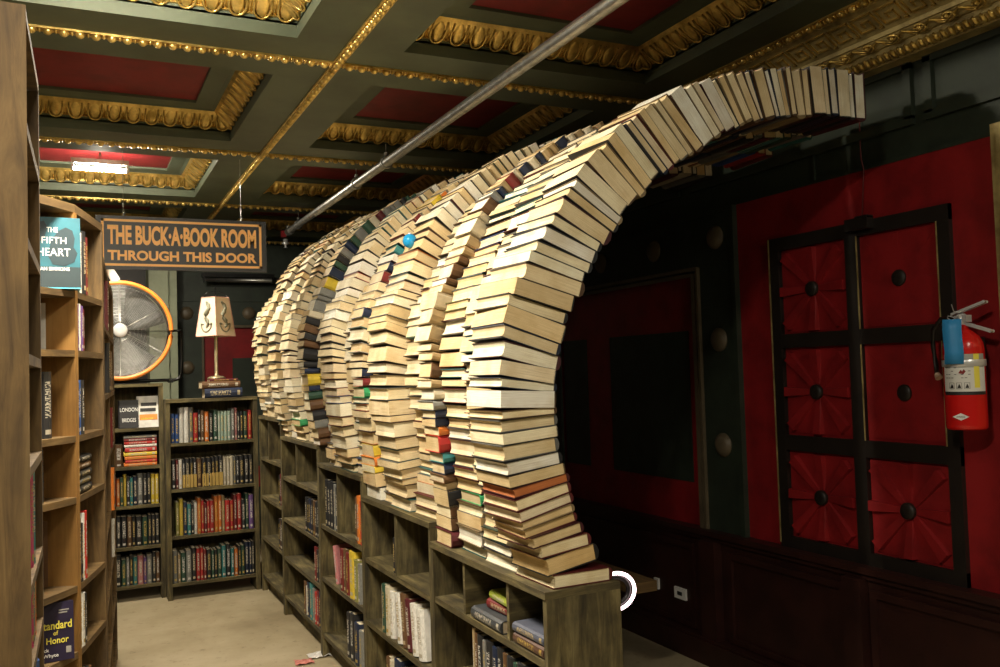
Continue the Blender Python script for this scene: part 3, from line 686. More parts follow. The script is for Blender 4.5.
# face-out books and the flat red stack in the fan bookcase
def face_out(x, y, z, t, h, d, colr, label, tilt=8, rz=0, mat_col=None, parts=True):
    """book standing with its front board to the viewer (towards -y)"""
    M = Matrix.Translation((x, y, z)) @ Matrix.Rotation(rz, 4, 'Z') @ Matrix.Rotation(radians(-tilt), 4, 'X') @ frame((-d / 2, 0, 0), (0, 1, 0), (1, 0, 0), (0, 0, 1))
    if M.determinant() < 0: M = Matrix.Translation((x, y, z)) @ Matrix.Rotation(rz, 4, 'Z') @ Matrix.Rotation(radians(-tilt), 4, 'X') @ frame((-d / 2, 0, 0), (0, -1, 0), (1, 0, 0), (0, 0, 1))
    return book_obj(M, t, h, d, CLOTH[colr] if isinstance(colr, str) else colr, (.75, .68, .5), label, None, True, parts, False)
def text(body, size, mat, parent, M, sx=1, sy=1, ext=.0006, off=0.0, name='lettering', sp=1.0, align='CENTER'):
    cu = bpy.data.curves.new(name, 'FONT'); cu.body = body; cu.size = size; cu.align_x = align; cu.align_y = 'CENTER'; cu.extrude = ext; cu.offset = off; cu.space_character = sp; cu.resolution_u = 4
    t_ = bpy.data.objects.new(name + '_curve', cu); COL.objects.link(t_); bpy.context.view_layer.update()
    me = bpy.data.meshes.new_from_object(t_.evaluated_get(bpy.context.evaluated_depsgraph_get())); bpy.data.objects.remove(t_); bpy.data.curves.remove(cu)
    me.materials.clear(); me.materials.append(mat); o = bpy.data.objects.new(name, me); COL.objects.link(o); o.parent = parent
    o.matrix_local = M @ Matrix.Diagonal((sx, sy, 1, 1)); return o
M_wtext = paint('white_ink', (.85, .84, .8), .5, .05); M_ytext = paint('yellow_ink', (.85, .75, .1), .5, .05); M_ktext = paint('black_ink', (.02, .02, .02), .5, .05); M_otext = paint('orange_ink', (.8, .3, .05), .5, .05); M_ctext = paint('cyan_ink', (.1, .5, .65), .5, .05)
def plate(parent, M, boxes, mat, name='printed_panel'):
    m = MB()
    for a, b in boxes: m.box((a[0], a[1], 0), (b[0], b[1], .0008), M=M)
    return m.build(name, mat, parent)
# front board of a face_out book in local coordinates: board plane x=-t/2 or +t/2, y across, z up
def front(t, d, h, right=True):
    """frame with x across, y up, z out of the cover"""
    s = -1
    return frame((s * (t / 2 + .0002), d / 2, h / 2), (0, -s * -1 if False else 1, 0), (0, 0, 1), (1, 0, 0))
def cover_frame(o, t, d, h):
    """local frame on whichever board faces the viewer (-y world)"""
    R = o.matrix_world.to_3x3(); s = 1 if (R @ V((1, 0, 0))).y < 0 else -1
    ax = V((0, 1, 0)) if (R @ V((0, 1, 0))).x > 0 else V((0, -1, 0)); z = V((s, 0, 0)); u_ = V((0, 0, 1))
    return frame((s * (t / 2 + .0002), d / 2, h / 2), ax, u_, z)
fo = face_out(.345, 6.90, 1.215, .03, .20, .13, 'black', 'black book with white title, face out beside the red spine in the fan bookcase')
F = cover_frame(fo, .03, .13, .20); text('LONDON', .03, M_wtext, fo, F @ Matrix.Translation((0, .03, 0)), .9, 1.3); text('BRIDGES', .03, M_wtext, fo, F @ Matrix.Translation((0, -.045, 0)), .8, 1.3); 
fo = face_out(.475, 6.90, 1.215, .03, .225, .145, 'white', 'white book with red and yellow cover band, face out at the fan bookcase\'s top')
F = cover_frame(fo, .03, .145, .225); plate(fo, F, [((-.06, -.06), (.06, -.02))], M_otext); plate(fo, F, [((-.055, .0), (.05, .025)), ((-.05, .04), (.055, .065))], M_ktext, 'title_block'); plate(fo, F, [((-.05, -.055), (.03, -.045))], M_ytext, 'colour_band')
z = .945
for k, (cn, t) in enumerate((('orange', .024), ('red', .022), ('orange', .026), ('yellow', .028), ('red', .034), ('white', .02), ('red', .022), ('dark red', .022), ('grey', .02))):
    M = frame((.305 + fr.uniform(0, .01), 6.87, z + t / 2), (0, 0, 1), (0, 1, 0), (1, 0, 0))
    if M.determinant() < 0: M = frame((.305 + .22, 6.87, z + t / 2), (0, 0, 1), (0, 1, 0), (-1, 0, 0))
    book_obj(M, t * .96, .21 + fr.uniform(0, .01), .14, CLOTH[cn], (.75, .66, .5), '%s paperback lying %s from the bottom of the fan bookcase\'s flat stack' % (cn, ORD(k + 1)), 'flat stack in the fan bookcase', False, True, True, rn=fr); z += t

M_blade = paint('grey_blade_paint', (.10, .10, .095), .6, .2)
# drum fan on the taller case
fan = empty('drum_fan', (.295, 6.97, 1.53)); zc = .385
def fp(name, mb, mat): return mb.build(name, mat, fan)
FR = .345
m = MB(); Mf = frame((0, -.06, zc), (1, 0, 0), (0, 0, 1), (0, -1, 0))
ring = lambda R_, y, k=48: [V((R_ * cos(2 * pi * j / k), y, zc + R_ * sin(2 * pi * j / k))) for j in range(k + 1)]
m.tube(ring(FR, -.06), .016, 10, cap=False); fp('rim', m, paint('orange_enamel', (.85, .26, .04), .35, .15))
m = MB(); m.grid([ring(FR - .005, -.06), ring(FR - .012, .02), ring(FR - .005, .12)], 0); m.tube(ring(FR - .004, .12), .008, 6, cap=False); fp('drum', m, M_dkmetal)
m = MB()
for R_ in [.055 + .0085 * k for k in range(34)]: m.tube(ring(R_, -.065 - .01 * (1 - R_ / .35), 40), .0015, 4, cap=False)
for k in range(6):
    a = k * pi / 3 + pi / 2; m.tube([(0, -.078, zc), (FR * cos(a), -.062, zc + FR * sin(a))], .003, 5)
fp('front_grille', m, M_steel)
m = MB()
for R_ in [.055 + .025 * k for k in range(12)]: m.tube(ring(R_, .11, 40), .0015, 4, cap=False)
for k in range(12):
    a = k * pi / 6; m.tube([(0, .11, zc), (FR * cos(a), .11, zc + FR * sin(a))], .002, 4)
fp('rear_grille', m, M_steel)
m = MB(); m.lathe([(.05, .0), (.05, .014), (.04, .02), (.02, .022)], frame((0, -.068, zc), (1, 0, 0), (0, 0, 1), (0, -1, 0)), 24); fp('hub_badge', m, M_chrome)
for k in range(3):
    a0 = k * 2 * pi / 3; m = MB(); rows = []
    for q in range(7):
        aa = a0 + q / 6 * 1.25; rows.append([V((rr * cos(aa + rr * .6), .0 + .09 * (q / 6 - .5) * (.5 + rr), zc + rr * sin(aa + rr * .6))) for rr in (.05, .12, .2, .27, .31)])
    m.grid(rows); b_ = fp('blade', m, M_blade); s_ = b_.modifiers.new('thick', 'SOLIDIFY'); s_.thickness = .004
m = MB(); m.lathe([(.07, -.01), (.075, .02), (.075, .09), (.05, .1)], frame((0, .0, zc), (1, 0, 0), (0, 0, -1), (0, 1, 0)), 20); fp('motor', m, M_dkmetal)
m = MB()
pts = [(-.42, .03, zc), (-.42, .03, .07)] + [(-.42 + .05 * (1 - cos(a)), .03, .07 - .05 * sin(a)) for a in (.4, .8, 1.2, 1.57)] + [(.37, .03, .02)] + [(.37 + .05 * sin(a), .03, .02 + .05 * (1 - cos(a))) for a in (.4, .8, 1.2, 1.57)] + [(.42, .03, .16), (.42, .03, zc)]
m.tube(pts, .012, 8); m.tube([(-.42, .03, zc), (-FR, .03, zc)], .01, 6); m.tube([(.42, .03, zc), (FR, .03, zc)], .01, 6)
m.tube([(-.34, -.12, .012), (-.34, .14, .012)], .012, 8); m.tube([(.34, -.12, .012), (.34, .14, .012)], .012, 8); fp('stand', m, M_dkmetal)
m = MB(); m.tube([(-.02, -.03, zc + FR + .012), (-.07, -.04, zc + FR + .10)], .032, 12); fp('control_box', m, paint('pale_grey_plastic', (.6, .62, .58), .5, .1))
tag(fan, 'large black drum fan with orange rim standing on the taller narrow bookcase', 'fan')

# parchment lamp on two books
b_ = flat = None
def wide_book(x, y, z, t, h, d, colr, label, rz=0):
    M = Matrix.Translation((x, y, z + t / 2)) @ Matrix.Rotation(rz, 4, 'Z') @ frame((h / 2, 0, 0), (0, 0, 1), (0, 1, 0), (-1, 0, 0))
    return book_obj(M, t, h, d, CLOTH[colr], (.7, .6, .42), label)
wide_book(.98, 6.76, 1.41, .07, .265, .18, 'navy', 'thick dark blue book lying flat under the parchment lamp')
wide_book(.965, 6.765, 1.48, .05, .27, .18, 'brown', 'brown leather-bound book lying on the dark blue one under the lamp', .03)
ob = wide_book(.985, 6.78, 1.53, .018, .20, .14, 'maroon', 'thin dark red book directly beneath the parchment lamp')
lamp = empty('table_lamp', (.945, 6.85, 1.549)); lamp.rotation_euler.z = radians(38)
m = MB(); m.lathe([(.065, 0), (.065, .008), (.05, .016), (.016, .024), (.013, .04), (.0125, .31), (.016, .32), (.012, .34)], Matrix.Identity(4), 20); m.build('pole', paint('pale_brass', (.5, .42, .25), .35, .2, .02, 20, .6), lamp)
m = MB(); hb, ht_, z0, z1 = .098, .068, .315, .60
M_parch = paint('parchment', (.80, .66, .50), .7, .12); M_parch.node_tree.nodes['Principled BSDF'].inputs['Transmission Weight'].default_value = 0
for k in range(4):
    a = pi / 2 * k; R_ = Matrix.Rotation(a, 4, 'Z')
    o4 = [V((-hb, -hb, z0)), V((hb, -hb, z0)), V((ht_, -ht_, z1)), V((-ht_, -ht_, z1))]; i4 = [p + V((0, .004, 0)) for p in o4]
    n = m.add([R_ @ p for p in o4 + i4])
    for f in ((0, 1, 2, 3), (7, 6, 5, 4), (3, 2, 6, 7), (1, 0, 4, 5)): m.face([n + q for q in f])
m.build('lamp_shade', M_parch, lamp)
m = MB(); sl = (hb - ht_) / (z1 - z0)
for k in range(4):   # scrollwork figure on each side of the shade
    R_ = Matrix.Rotation(pi / 2 * k, 4, 'Z'); P_ = lambda x, z: R_ @ V((x, -(hb - (z - z0) * sl) - .003, z))
    m.tube([P_(.05 * cos(a) * 1.0, z0 + .09 + .06 * sin(a)) for a in [pi + pi * q / 10 for q in range(11)]], .005, 5)
    m.tube([P_(.0 + .018 * sin(q * 1.3), z0 + .06 + q * .024) for q in range(9)], [.006, .014, .016, .012, .016, .018, .014, .016, .006], 6)
    m.tube([P_(-.05, z0 + .09), P_(-.03, z0 + .085)], .006, 5); m.tube([P_(.05, z0 + .09), P_(.03, z0 + .085)], .006, 5)
m.build('shade_ornament', paint('grey_green_paint', (.22, .22, .15), .6, .2), lamp)
m = MB()
for k in range(4):
    R_ = Matrix.Rotation(pi / 2 * k, 4, 'Z')
    c_ = [V((-hb, -hb, z0)), V((hb, -hb, z0)), V((ht_, -ht_, z1)), V((-ht_, -ht_, z1))]
    for a, b in ((0, 1), (1, 2), (2, 3)): m.tube([R_ @ c_[a], R_ @ c_[b]], .004, 5)
m.build('shade_binding', paint('rose_braid', (.62, .36, .28), .7, .1), lamp)
m = MB()
for k in range(4):
    R_ = Matrix.Rotation(pi / 2 * k, 4, 'Z'); m.tube([R_ @ V((-ht_, -ht_, z1)), R_ @ V((-.045, -.05, z1 + .03)), R_ @ V((-.01, -.012, z1 + .05))], .003, 5)
m.tube([(0, 0, z1 - .28), (0, 0, z1 + .075)], .0035, 6); m.sphere((0, 0, z1 + .075), .008); m.build('harp', M_dkmetal, lamp)
tag(lamp, 'table lamp with a square parchment shade standing on three stacked books', 'lamp')

# hanging sign
SY = 5.6
sg = empty('hanging_sign', (.60, SY, 2.36)); W2, H2 = .455, .137
M_sign = paint('dark_signboard', (.035, .035, .035), .5, .2); M_or = paint('orange_sign_paint', (.98, .52, .16), .55, .05)
m = MB(); m.box((-W2 - .03, 0, -H2 - .02), (W2 + .03, .02, H2 + .02)); m.build('board', M_sign, sg)
m = MB()
for a, b in (((-W2, H2 - .014), (W2, H2)), ((-W2, -H2), (W2, -H2 + .014)), ((-W2, -H2), (-W2 + .014, H2)), ((W2 - .014, -H2), (W2, H2))): m.box((a[0], -.004, a[1]), (b[0], .0, b[1]))
m.build('border', M_or, sg)
SM = frame((0, -.003, 0), (1, 0, 0), (0, 0, 1), (0, -1, 0))
def fit_text(body, width, height, mat, parent, M, weight=.0, ext=.002, name='lettering', sp=1.0):
    o = text(body, 1, mat, parent, M, 1, 1, ext, weight, name, sp); 
    bb = [v.co for v in o.data.vertices]; w_ = max(p.x for p in bb) - min(p.x for p in bb); h_ = max(p.y for p in bb) - min(p.y for p in bb)
    cx = (max(p.x for p in bb) + min(p.x for p in bb)) / 2; cy = (max(p.y for p in bb) + min(p.y for p in bb)) / 2
    o.matrix_local = M @ Matrix.Diagonal((width / w_, height / h_, 1, 1)) @ Matrix.Translation((-cx, -cy, 0)); return o
fit_text('THE BUCK\u00b7A\u00b7BOOK ROOM', .845, .115, M_or, sg, SM @ Matrix.Translation((0, .045, 0)), .042)
fit_text('THROUGH THIS DOOR', .845, .06, M_or, sg, SM @ Matrix.Translation((0, -.075, 0)), .036)
m = MB()
for x in (-.335, .335):
    m.tube([(x, .01, H2 + .06), (x, .01, S - 2.36)], .0012, 4)
    for k in range(4): m.tube([(x + (.004 * cos(q) if k % 2 else 0), .01 + (0 if k % 2 else .004 * cos(q)), H2 + .03 + k * .018 + .012 * sin(q)) for q in [2 * pi * j / 8 for j in range(9)]], .0014, 4)
m.build('chain', M_steel, sg)
m = MB()
for x in (-.335, .335): m.tube([(x, .01, H2 + .0), (x, .01, H2 + .03), (x + .012, .01, H2 + .04)], .004, 6)
m.build('hook', M_steel, sg)
tag(sg, 'dark hanging signboard with orange lettering pointing to the book room', 'sign')

# pipe with hangers
PXX, PZ = 1.68, 2.80
pp = empty('ceiling_pipe', (PXX, 0, PZ)); m = MB(); m.tube([(0, -1.2, 0), (0, 2, 0), (0, 7.62, 0)], .0275, 16); m.build('pipe', M_steel, pp)
m = MB(); m.tube([(0, 7.58, 0), (0, 7.68, 0)], .036, 12); m.tube([(0, 7.68, -.03), (0, 7.68, .05)], .022, 10); m.build('elbow', M_steel, pp)
for y in (5.0, 5.62, 7.3):
    m = MB(); m.tube([(.0 + .034 * cos(a), y, .034 * sin(a)) for a in [2 * pi * j / 14 for j in range(15)]], .0055, 5)
    m.tube([(0, y, .034), (0, y, .06)], .012, 6); m.tube([(0, y, .05), (0, y, S - PZ + .01 if y < 5.5 and y > 4.9 or y == 5.62 else S - PZ + .01)], .003, 5); m.build('hanger', M_steel, pp)
tag(pp, 'galvanised steel pipe running under the coffered ceiling above the tunnel', 'pipe')
m = MB(); m.lathe([(.02, 0), (.02, .03), (.035, .035), (.01, .05), (.008, .07), (.02, .075)], frame((PXX - .02, 7.72, PZ - .06), (1, 0, 0), (0, -1, 0), (0, 0, -1)), 12)
spk = empty('sprinkler', (0, 0, 0)); q = m.build('head', M_chrome, spk)
m = MB(); m.box((PXX - .045, 7.76, PZ - .035), (PXX - .005, 7.79, PZ + .02)); m.build('red_valve', M_red, spk); tag(spk, 'small sprinkler head and red valve at the far end of the pipe', 'sprinkler')

# ------------------------------------------------------------------ left bookcases
def board(a, b, th, z0, z1, mat, name, parent):
    """vertical board between plan points a and b"""
    a, b = V(a), V(b); d = (b - a).normalized(); n = V((-d.y, d.x)) * th / 2
    m = MB(); M = frame((a.x, a.y, 0), (d.x, d.y, 0), (-d.y, d.x, 0), (0, 0, 1)); m.box((0, -th / 2, z0), ((b - a).length, th / 2, z1), M=M, grain=2); return m.build(name, mat, parent)
u2 = empty('bookcase', (0, 0, 0)); tag(u2, 'tall curved pine bookcase holding the blue-covered novel face out', 'bookcase')
Lp, Mp, Rp, Kp = V((-.113, 3.20)), V((.006, 3.38)), V((.103, 3.78)), V((-.30, 3.05))
nL, nM, nR, nK = V((-.72, .69)), V((-.90, .43)), V((-.975, .22)), V((-.5, .87))
def arcp(pts, k=6):
    out = []
    for i in range(len(pts) - 1):
        p0, p1, p2, p3 = pts[max(i - 1, 0)], pts[i], pts[i + 1], pts[min(i + 2, len(pts) - 1)]
        for j in range(k):
            t = j / k; out.append(p1.lerp(p2, t) * .85 + .15 * .5 * ((2 * p1) + (p2 - p0) * t + (2 * p0 - 5 * p1 + 4 * p2 - p3) * t * t + (3 * p1 - p0 - 3 * p2 + p3) * t ** 3))
    return out + [pts[-1]]
fr_ = arcp([Kp, Lp, Mp, Rp]); D2 = .26
bk_ = [Kp + nK * D2, Lp + nL * D2, Mp + nM * D2, Rp + nR * D2]
poly = [tuple(p) for p in fr_] + [tuple(p) for p in bk_[::-1]]
Z2 = 2.165; SH2 = [1.865, 1.662, 1.37, 1.163, .865, .645, .35, .12]
m = MB(); m.prism(poly, Z2 - .028, Z2); m.build('top_board', M_left, u2)
for z in SH2:
    m = MB(); m.prism(poly, z - .022, z); m.build('shelf', M_left, u2)
for p, n_, mt, nm in ((Kp, nK, M_left, 'side_panel'), (Lp, nL, M_left, 'divider'), (Mp, nM, M_pine, 'divider'), (Rp - V((.003, .012)), nR, M_left, 'side_panel')):
    board(p + n_ * -.001, p + n_ * D2, .02, .0, Z2 - .028, mt, nm, u2)
for a, b in zip(bk_, bk_[1:]): board(a, b, .012, .0, Z2 - .028, M_left, 'back_panel', u2)
# books of the curved case
def oriented(p, z, outd, lean=0):
    """matrix with the spine normal pointing along outd; x thickness along the shelf front"""
    o2 = V((outd[0], outd[1])).normalized(); y = V((-o2.x, -o2.y, 0)); x = V((y.y, -y.x, 0))
    if x.cross(y).z < 0: x = -x
    return frame((p[0], p[1], z), x, y, (0, 0, 1)) @ Matrix.Rotation(lean, 4, 'Y')
outR = V((.975, -.22)); dMR = (Rp - Mp).normalized()
def row2(z, specs, where, start=.012, setb=.006):
    s = start
    for k, (cn, t, h) in enumerate(specs):
        s += t / 2; p = Mp + dMR * s - outR * setb
        book_obj(oriented(p, z, outR), t * .96, h, .14, CLOTH[cn], (.75, .68, .52), '%s book, %s from the divider %s' % (cn, ORD(k + 1), where), 'books ' + where); s += t / 2
row2(1.865, [('navy', .03, .225), ('dark green', .025, .22), ('white', .028, .215), ('black', .05, .225), ('dark red', .035, .21)], 'in the curved case\'s top right bay')
row2(1.662, [('white', .022, .165), ('purple', .02, .16), ('white', .022, .165), ('purple', .03, .16), ('dark red', .02, .15)], 'in the curved case\'s second right bay')
row2(1.37, [('black', .03, .18), ('blue', .022, .19), ('black', .04, .19)], 'in the curved case\'s third right bay')
row2(.865, [('brown', .03, .22), ('black', .03, .2), ('white', .025, .23), ('red', .03, .235)], 'in the curved case\'s fifth right bay')
row2(.645, [('white', .03, .185), ('white', .04, .18), ('black', .03, .17)], 'in the curved case\'s sixth right bay')
row2(.35, [('black', .04, .2), ('white', .02, .2), ('black', .05, .21), ('brown', .04, .2)], 'in the curved case\'s seventh right bay')
zz = 1.163
for k, (cn, t) in enumerate((('black', .032), ('grey', .022), ('black', .03), ('brown', .024), ('black', .026))):
    o2 = outR; y = V((-o2.x, -o2.y, 0)); p = Mp + dMR * .014 - outR * .008; zax = V((dMR.x, dMR.y, 0)); x = y.cross(zax)
    M = frame((p.x, p.y, zz + t / 2), x, y, zax); book_obj(M, t * .96, .2 - .01 * (k % 2), .14, CLOTH[cn], (.7, .62, .45), '%s book, %s up in the flat pile of the curved case' % (cn, ORD(k + 1)), 'flat pile in the curved case'); zz += t
# left bay of the curved case (between L and M)
def bay(px_frac, z): return Lp.lerp(Mp, px_frac)
yawc = math.atan2((Mp - Lp).y, (Mp - Lp).x)
fh = face_out(-.058, 3.325, 1.866, .032, .243, .158, (.018, .125, .165), 'blue-green novel face out at the top of the curved pine bookcase', 4, radians(4), parts=True)
F = cover_frame(fh, .032, .158, .243)
M_sil = paint('dark_silhouette_ink', (.014, .035, .045), .5, .1); M_cov2 = paint('slate_ink', (.022, .04, .046), .5, .2)
m = MB(); q = F
m.prism([(-.02, -.01), (-.01, .04), (.012, .075), (.035, .088), (.055, .078), (.062, .05), (.058, .02), (.07, .0), (.06, -.03), (.03, -.045), (-.005, -.04)], 0, .0007, M=F)
m.prism([(-.075, .06), (-.05, .07), (-.055, .1), (-.03, .108), (-.02, .085), (-.03, .05), (-.05, .03), (-.077, .03)], 0, .0007, M=F); m.build('silhouette', M_sil, fh)
plate(fh, F, [((-.079, -.118), (.079, -.048))], M_cov2, 'dark_band'); plate(fh, F, [((-.079, -.1215), (.079, -.116))], M_ctext, 'blue_edge')
T_ = lambda x, y: F @ Matrix.Translation((x, y, .001))
fit_text('THE', .034, .017, M_wtext, fh, T_(-.006, .078), .0, .0004)
fit_text('FIFTH', .074, .022, M_wtext, fh, T_(-.001, .042), .0, .0004)
fit_text('HEART', .100, .026, M_wtext, fh, T_(-.002, .002), .0, .0004)
fit_text('DAN SIMMONS', .098, .012, M_wtext, fh, T_(-.004, -.055), .012, .0004)
sh = face_out(-.066, 3.30, .646, .028, .185, .108, (.02, .012, .045), 'dark purple paperback with yellow title, face out low in the curved bookcase', 5, radians(6))
F = cover_frame(sh, .028, .108, .185); T_ = lambda x, y: F @ Matrix.Translation((x, y, .0012))
fit_text('Standard', .096, .026, M_ytext, sh, T_(.0, .022), .018, .0004); fit_text('of', .014, .014, M_ytext, sh, T_(.0, -.003), .012, .0004)
fit_text('Honor', .066, .021, M_ytext, sh, T_(.005, -.026), .018, .0004)
fit_text('Jack', .028, .014, M_wtext, sh, T_(-.034, -.056), .012, .0004); fit_text('Whyte', .046, .014, M_wtext, sh, T_(-.016, -.074), .012, .0004)
G_ = paint('grey_ink', (.4, .38, .36)); plate(sh, F, [((.01, .066), (.04, .07))], G_, 'lettering'); plate(sh, F, [((.01, .058), (.035, .062))], G_, 'lettering'); plate(sh, F, [((.03, -.07), (.045, -.05))], G_, 'emblem')
outL = V((.79, -.61)); 
def lbook(f_, z, t, h, cn, label, setb=.03, lean=0, d=.14, out=None):
    p = Lp.lerp(Mp, f_) - outL * setb; return book_obj(oriented(p, z, out or V((.35, -.94)), lean), t, h, d, CLOTH[cn] if isinstance(cn, str) else cn, (.8, .77, .68), label)
bw = lbook(.42, 1.37, .05, .22, 'black', 'thick black and white book standing spine out in the curved bookcase', d=.15, out=V((.75, -.66)))
plate(bw, frame((0, 0, 0), (1, 0, 0), (0, 0, 1), (0, -1, 0)), [((-.0, .0), (0.0, .0))], M_wtext) if False else None
m = MB(); 
for z0_, z1_ in ((.0, .045), (.145, .215)): m.box((-.0256, .02, z0_ + .002), (-.0249, .148, z1_)); m.box((.0249, .02, z0_ + .002), (.0256, .148, z1_))
m.build('white_jacket_band', M_wtext, bw)
lbook(.30, 1.166, .014, .2, 'pink', 'thin pink book leaning in the curved bookcase under the black and white one', lean=radians(-14), d=.12)
lbook(.22, 1.166, .035, .17, 'black', 'black book behind the leaning pink one in the curved bookcase', lean=0, d=.12)
lbook(.24, .866, .022, .2, 'white', 'white book with blue foot standing above the dark purple paperback')

# third case beyond, seen along its front
u3 = empty('bookcase', (0, 0, 0)); tag(u3, 'tall plank bookcase seen edge on just beyond the curved one', 'bookcase')
A3, B3, C3 = V((.106, 3.83)), V((.148, 4.62)), V((.200, 5.50)); nn3 = V((-.995, .08))
m = MB(); m.prism([tuple(A3), tuple(B3), tuple(C3), tuple(C3 + nn3 * .26), tuple(B3 + nn3 * .26), tuple(A3 + nn3 * .2)], 2.02, 2.045); m.build('top_board', M_left, u3)
for z in (1.78, 1.5, 1.22, .94, .66, .38, .1):
    m = MB(); m.prism([tuple(A3), tuple(B3), tuple(C3), tuple(C3 + nn3 * .26), tuple(B3 + nn3 * .26), tuple(A3 + nn3 * .2)], z - .022, z); m.build('shelf', M_left, u3)
for p in (A3 + V((0, .012)), B3, C3): board(p, p + nn3 * .24, .022, 0, 2.02, M_left, 'side_panel', u3)
board(A3 + nn3 * .25, C3 + nn3 * .25, .012, 0, 2.02, M_left, 'back_panel', u3)
d3 = (C3 - B3).normalized()
for z, f_, cn, h in ((.94, .5, 'orange', .2), (.94, .58, 'black', .2), (1.5, .6, 'brown', .2), (.66, .7, 'white', .19), (1.22, .65, 'dark red', .2), (1.5, .4, 'black', .23), (1.78, .3, 'maroon', .22)):
    p = A3.lerp(C3, f_) + V((-.004 + (.008 if cn == 'orange' else 0), 0)); book_obj(oriented(p, z, V((.995, -.08))), .04, h, .14, CLOTH[cn], (.75, .68, .5), '%s book spine out on the %s shelf of the edge-on bookcase' % (cn, {1.78: 'top', 1.5: 'second', 1.22: 'third', .94: 'fourth', .66: 'fifth'}[z]))

# nearest case at the left edge of the view
u1 = empty('bookcase', (0, 0, 0)); tag(u1, 'nearest dark plank bookcase, its broad end panel filling the left edge', 'bookcase')
A1, B1 = V((-.067, 1.63)), V((-.062, 2.04)); n1 = V((-1, .0)); Z1 = 2.17
NS = [1.98, 1.79, 1.60, 1.415, 1.225, 1.085, .88, .68, .48, .28, .1]
board(A1, A1 + V((-.30, -.02)), .024, 0, Z1, M_left, 'end_panel', u1)
board(B1, B1 + V((-.28, .0)), .022, 0, Z1 - .02, M_left, 'side_panel', u1)
board(A1 + V((-.29, 0)), B1 + V((-.28, 0)), .012, 0, Z1 - .02, M_left, 'back_panel', u1)
for k, z in enumerate(NS + [Z1]):
    m = MB(); m.prism([tuple(A1 + V((0.0, .0))), tuple(B1 + V((.0, 0))), tuple(B1 + V((-.28, 0))), tuple(A1 + V((-.28, 0)))], z - .018, z); m.build('shelf' if k < len(NS) else 'top_board', M_left, u1)
s1 = (B1 - A1).normalized()
for z, specs, nm in ((1.085, [('pink', .03, .165), ('grey', .03, .15), ('teal', .028, .172), ('orange', .03, .12)], 'seventh'), (.88, [('olive', .02, .165), ('yellow', .02, .16), ('blue', .07, .165)], 'eighth'), (1.225, [('pink', .035, .17), ('teal', .04, .175), ('brown', .03, .15)], 'fifth'), (.68, [('brown', .05, .16), ('red', .04, .15)], 'ninth')):
    s = .16
    for k, (cn, t, h) in enumerate(specs):
        s += t / 2; p = A1 + s1 * s + V((-.012, 0)); book_obj(oriented(p, z, V((1, -.02))), t * .96, h, .11, CLOTH[cn] if cn != 'pink' else (.55, .03, .16), (.8, .74, .6), '%s paperback on the %s shelf of the nearest left bookcase, %s from its front' % ('magenta' if cn == 'pink' else cn, nm, ORD(k + 1)), 'paperbacks in the nearest left bookcase'); s += t / 2

# ------------------------------------------------------------------ fire extinguisher
fx = empty('fire_extinguisher', (2.895, 2.18, 1.285)); M_ext = paint('extinguisher_red', (.60, .012, .010), .22, .1, .02)
prof_ = [(.02, 0), (.062, 0), (.068, .006), (.069, .02), (.069, .285), (.066, .31), (.054, .335), (.034, .352), (.022, .36), (.022, .375)]
m = MB(); m.lathe(prof_, Matrix.Identity(4), 32); m.build('cylinder', M_ext, fx)
def band(z0, z1, r_, mat, name, a0=0, a1=2 * pi, parent=fx, k=32):
    m = MB(); m.grid([[V((r_ * cos(a), r_ * sin(a), z)) for a in [a0 + (a1 - a0) * j / k for j in range(k + 1)]] for z in (z0, z1)]); return m.build(name, mat, parent)
va = math.atan2(-2.165, -2.895)      # direction from the extinguisher towards the aisle
band(.135, .235, .0698, paint('white_label', (.72, .72, .68), .5, .05), 'label', va - 1.15, va + 1.15)
band(.222, .27, .0699, paint('grey_label', (.35, .36, .34), .5, .05), 'upper_label', va - 1.1, va + 1.1)
band(.15, .27, .0703, M_ytext, 'yellow_strip', va + .45, va + .75)
band(.125, .137, .0702, M_ktext, 'label_foot', va - 1.15, va + 1.15)
m = MB()
rr = random.Random(3)
for k in range(3):
    a = va - .62 + k * .36; M = frame((.0706 * cos(a), .0706 * sin(a), .158), (-sin(a), cos(a), 0), (0, 0, 1), (cos(a), sin(a), 0))
    m.box((-.009, -.011, 0), (.009, -.010, .0006), M=M); m.box((-.009, .010, 0), (.009, .011, .0006), M=M); m.box((-.009, -.011, 0), (-.008, .011, .0006), M=M); m.box((.008, -.011, 0), (.009, .011, .0006), M=M)
    m.prism([(-.006, -.008), (.0, .007), (.004, .0), (.006, -.008)], 0, .0006, M=M)
for k in range(4):
    for j in range(8):
        if rr.random() < .6:
            a = va - .9 + j * .16; M = frame((.0706 * cos(a), .0706 * sin(a), .185 + k * .012), (-sin(a), cos(a), 0), (0, 0, 1), (cos(a), sin(a), 0)); m.box((-.004, 0, 0), (.004, .002, .0005), M=M)
m.build('label_print', M_ktext, fx)
m = MB(); a = va - .1; M = frame((.0706 * cos(a), .0706 * sin(a), .207), (-sin(a), cos(a), 0), (0, 0, 1), (cos(a), sin(a), 0))
m.prism([(-.012, -.004), (-.004, .008), (.0, .0), (.006, .01), (.012, .001), (.004, -.008)], 0, .0006, M=M); m.build('red_mark', M_red, fx)
m = MB(); m.lathe([(.0715, .226), (.0725, .228), (.0725, .248), (.0715, .25)], Matrix.Identity(4), 32, cap=False); m.build('strap', M_chrome, fx)
a = va - .25; M = frame((.0700 * cos(a), .0700 * sin(a), .048), (-sin(a), cos(a), 0), (0, 0, 1), (cos(a), sin(a), 0))
m = MB(); m.prism([(-.027, 0), (0, .013), (.027, 0), (0, -.013)], 0, .0015, M=M); dm = m.build('diamond_badge', M_wtext, fx)
fit_text('AMEREX', .03, .006, M_ktext, dm, M @ Matrix.Translation((0, 0, .002)), 0, .0003)
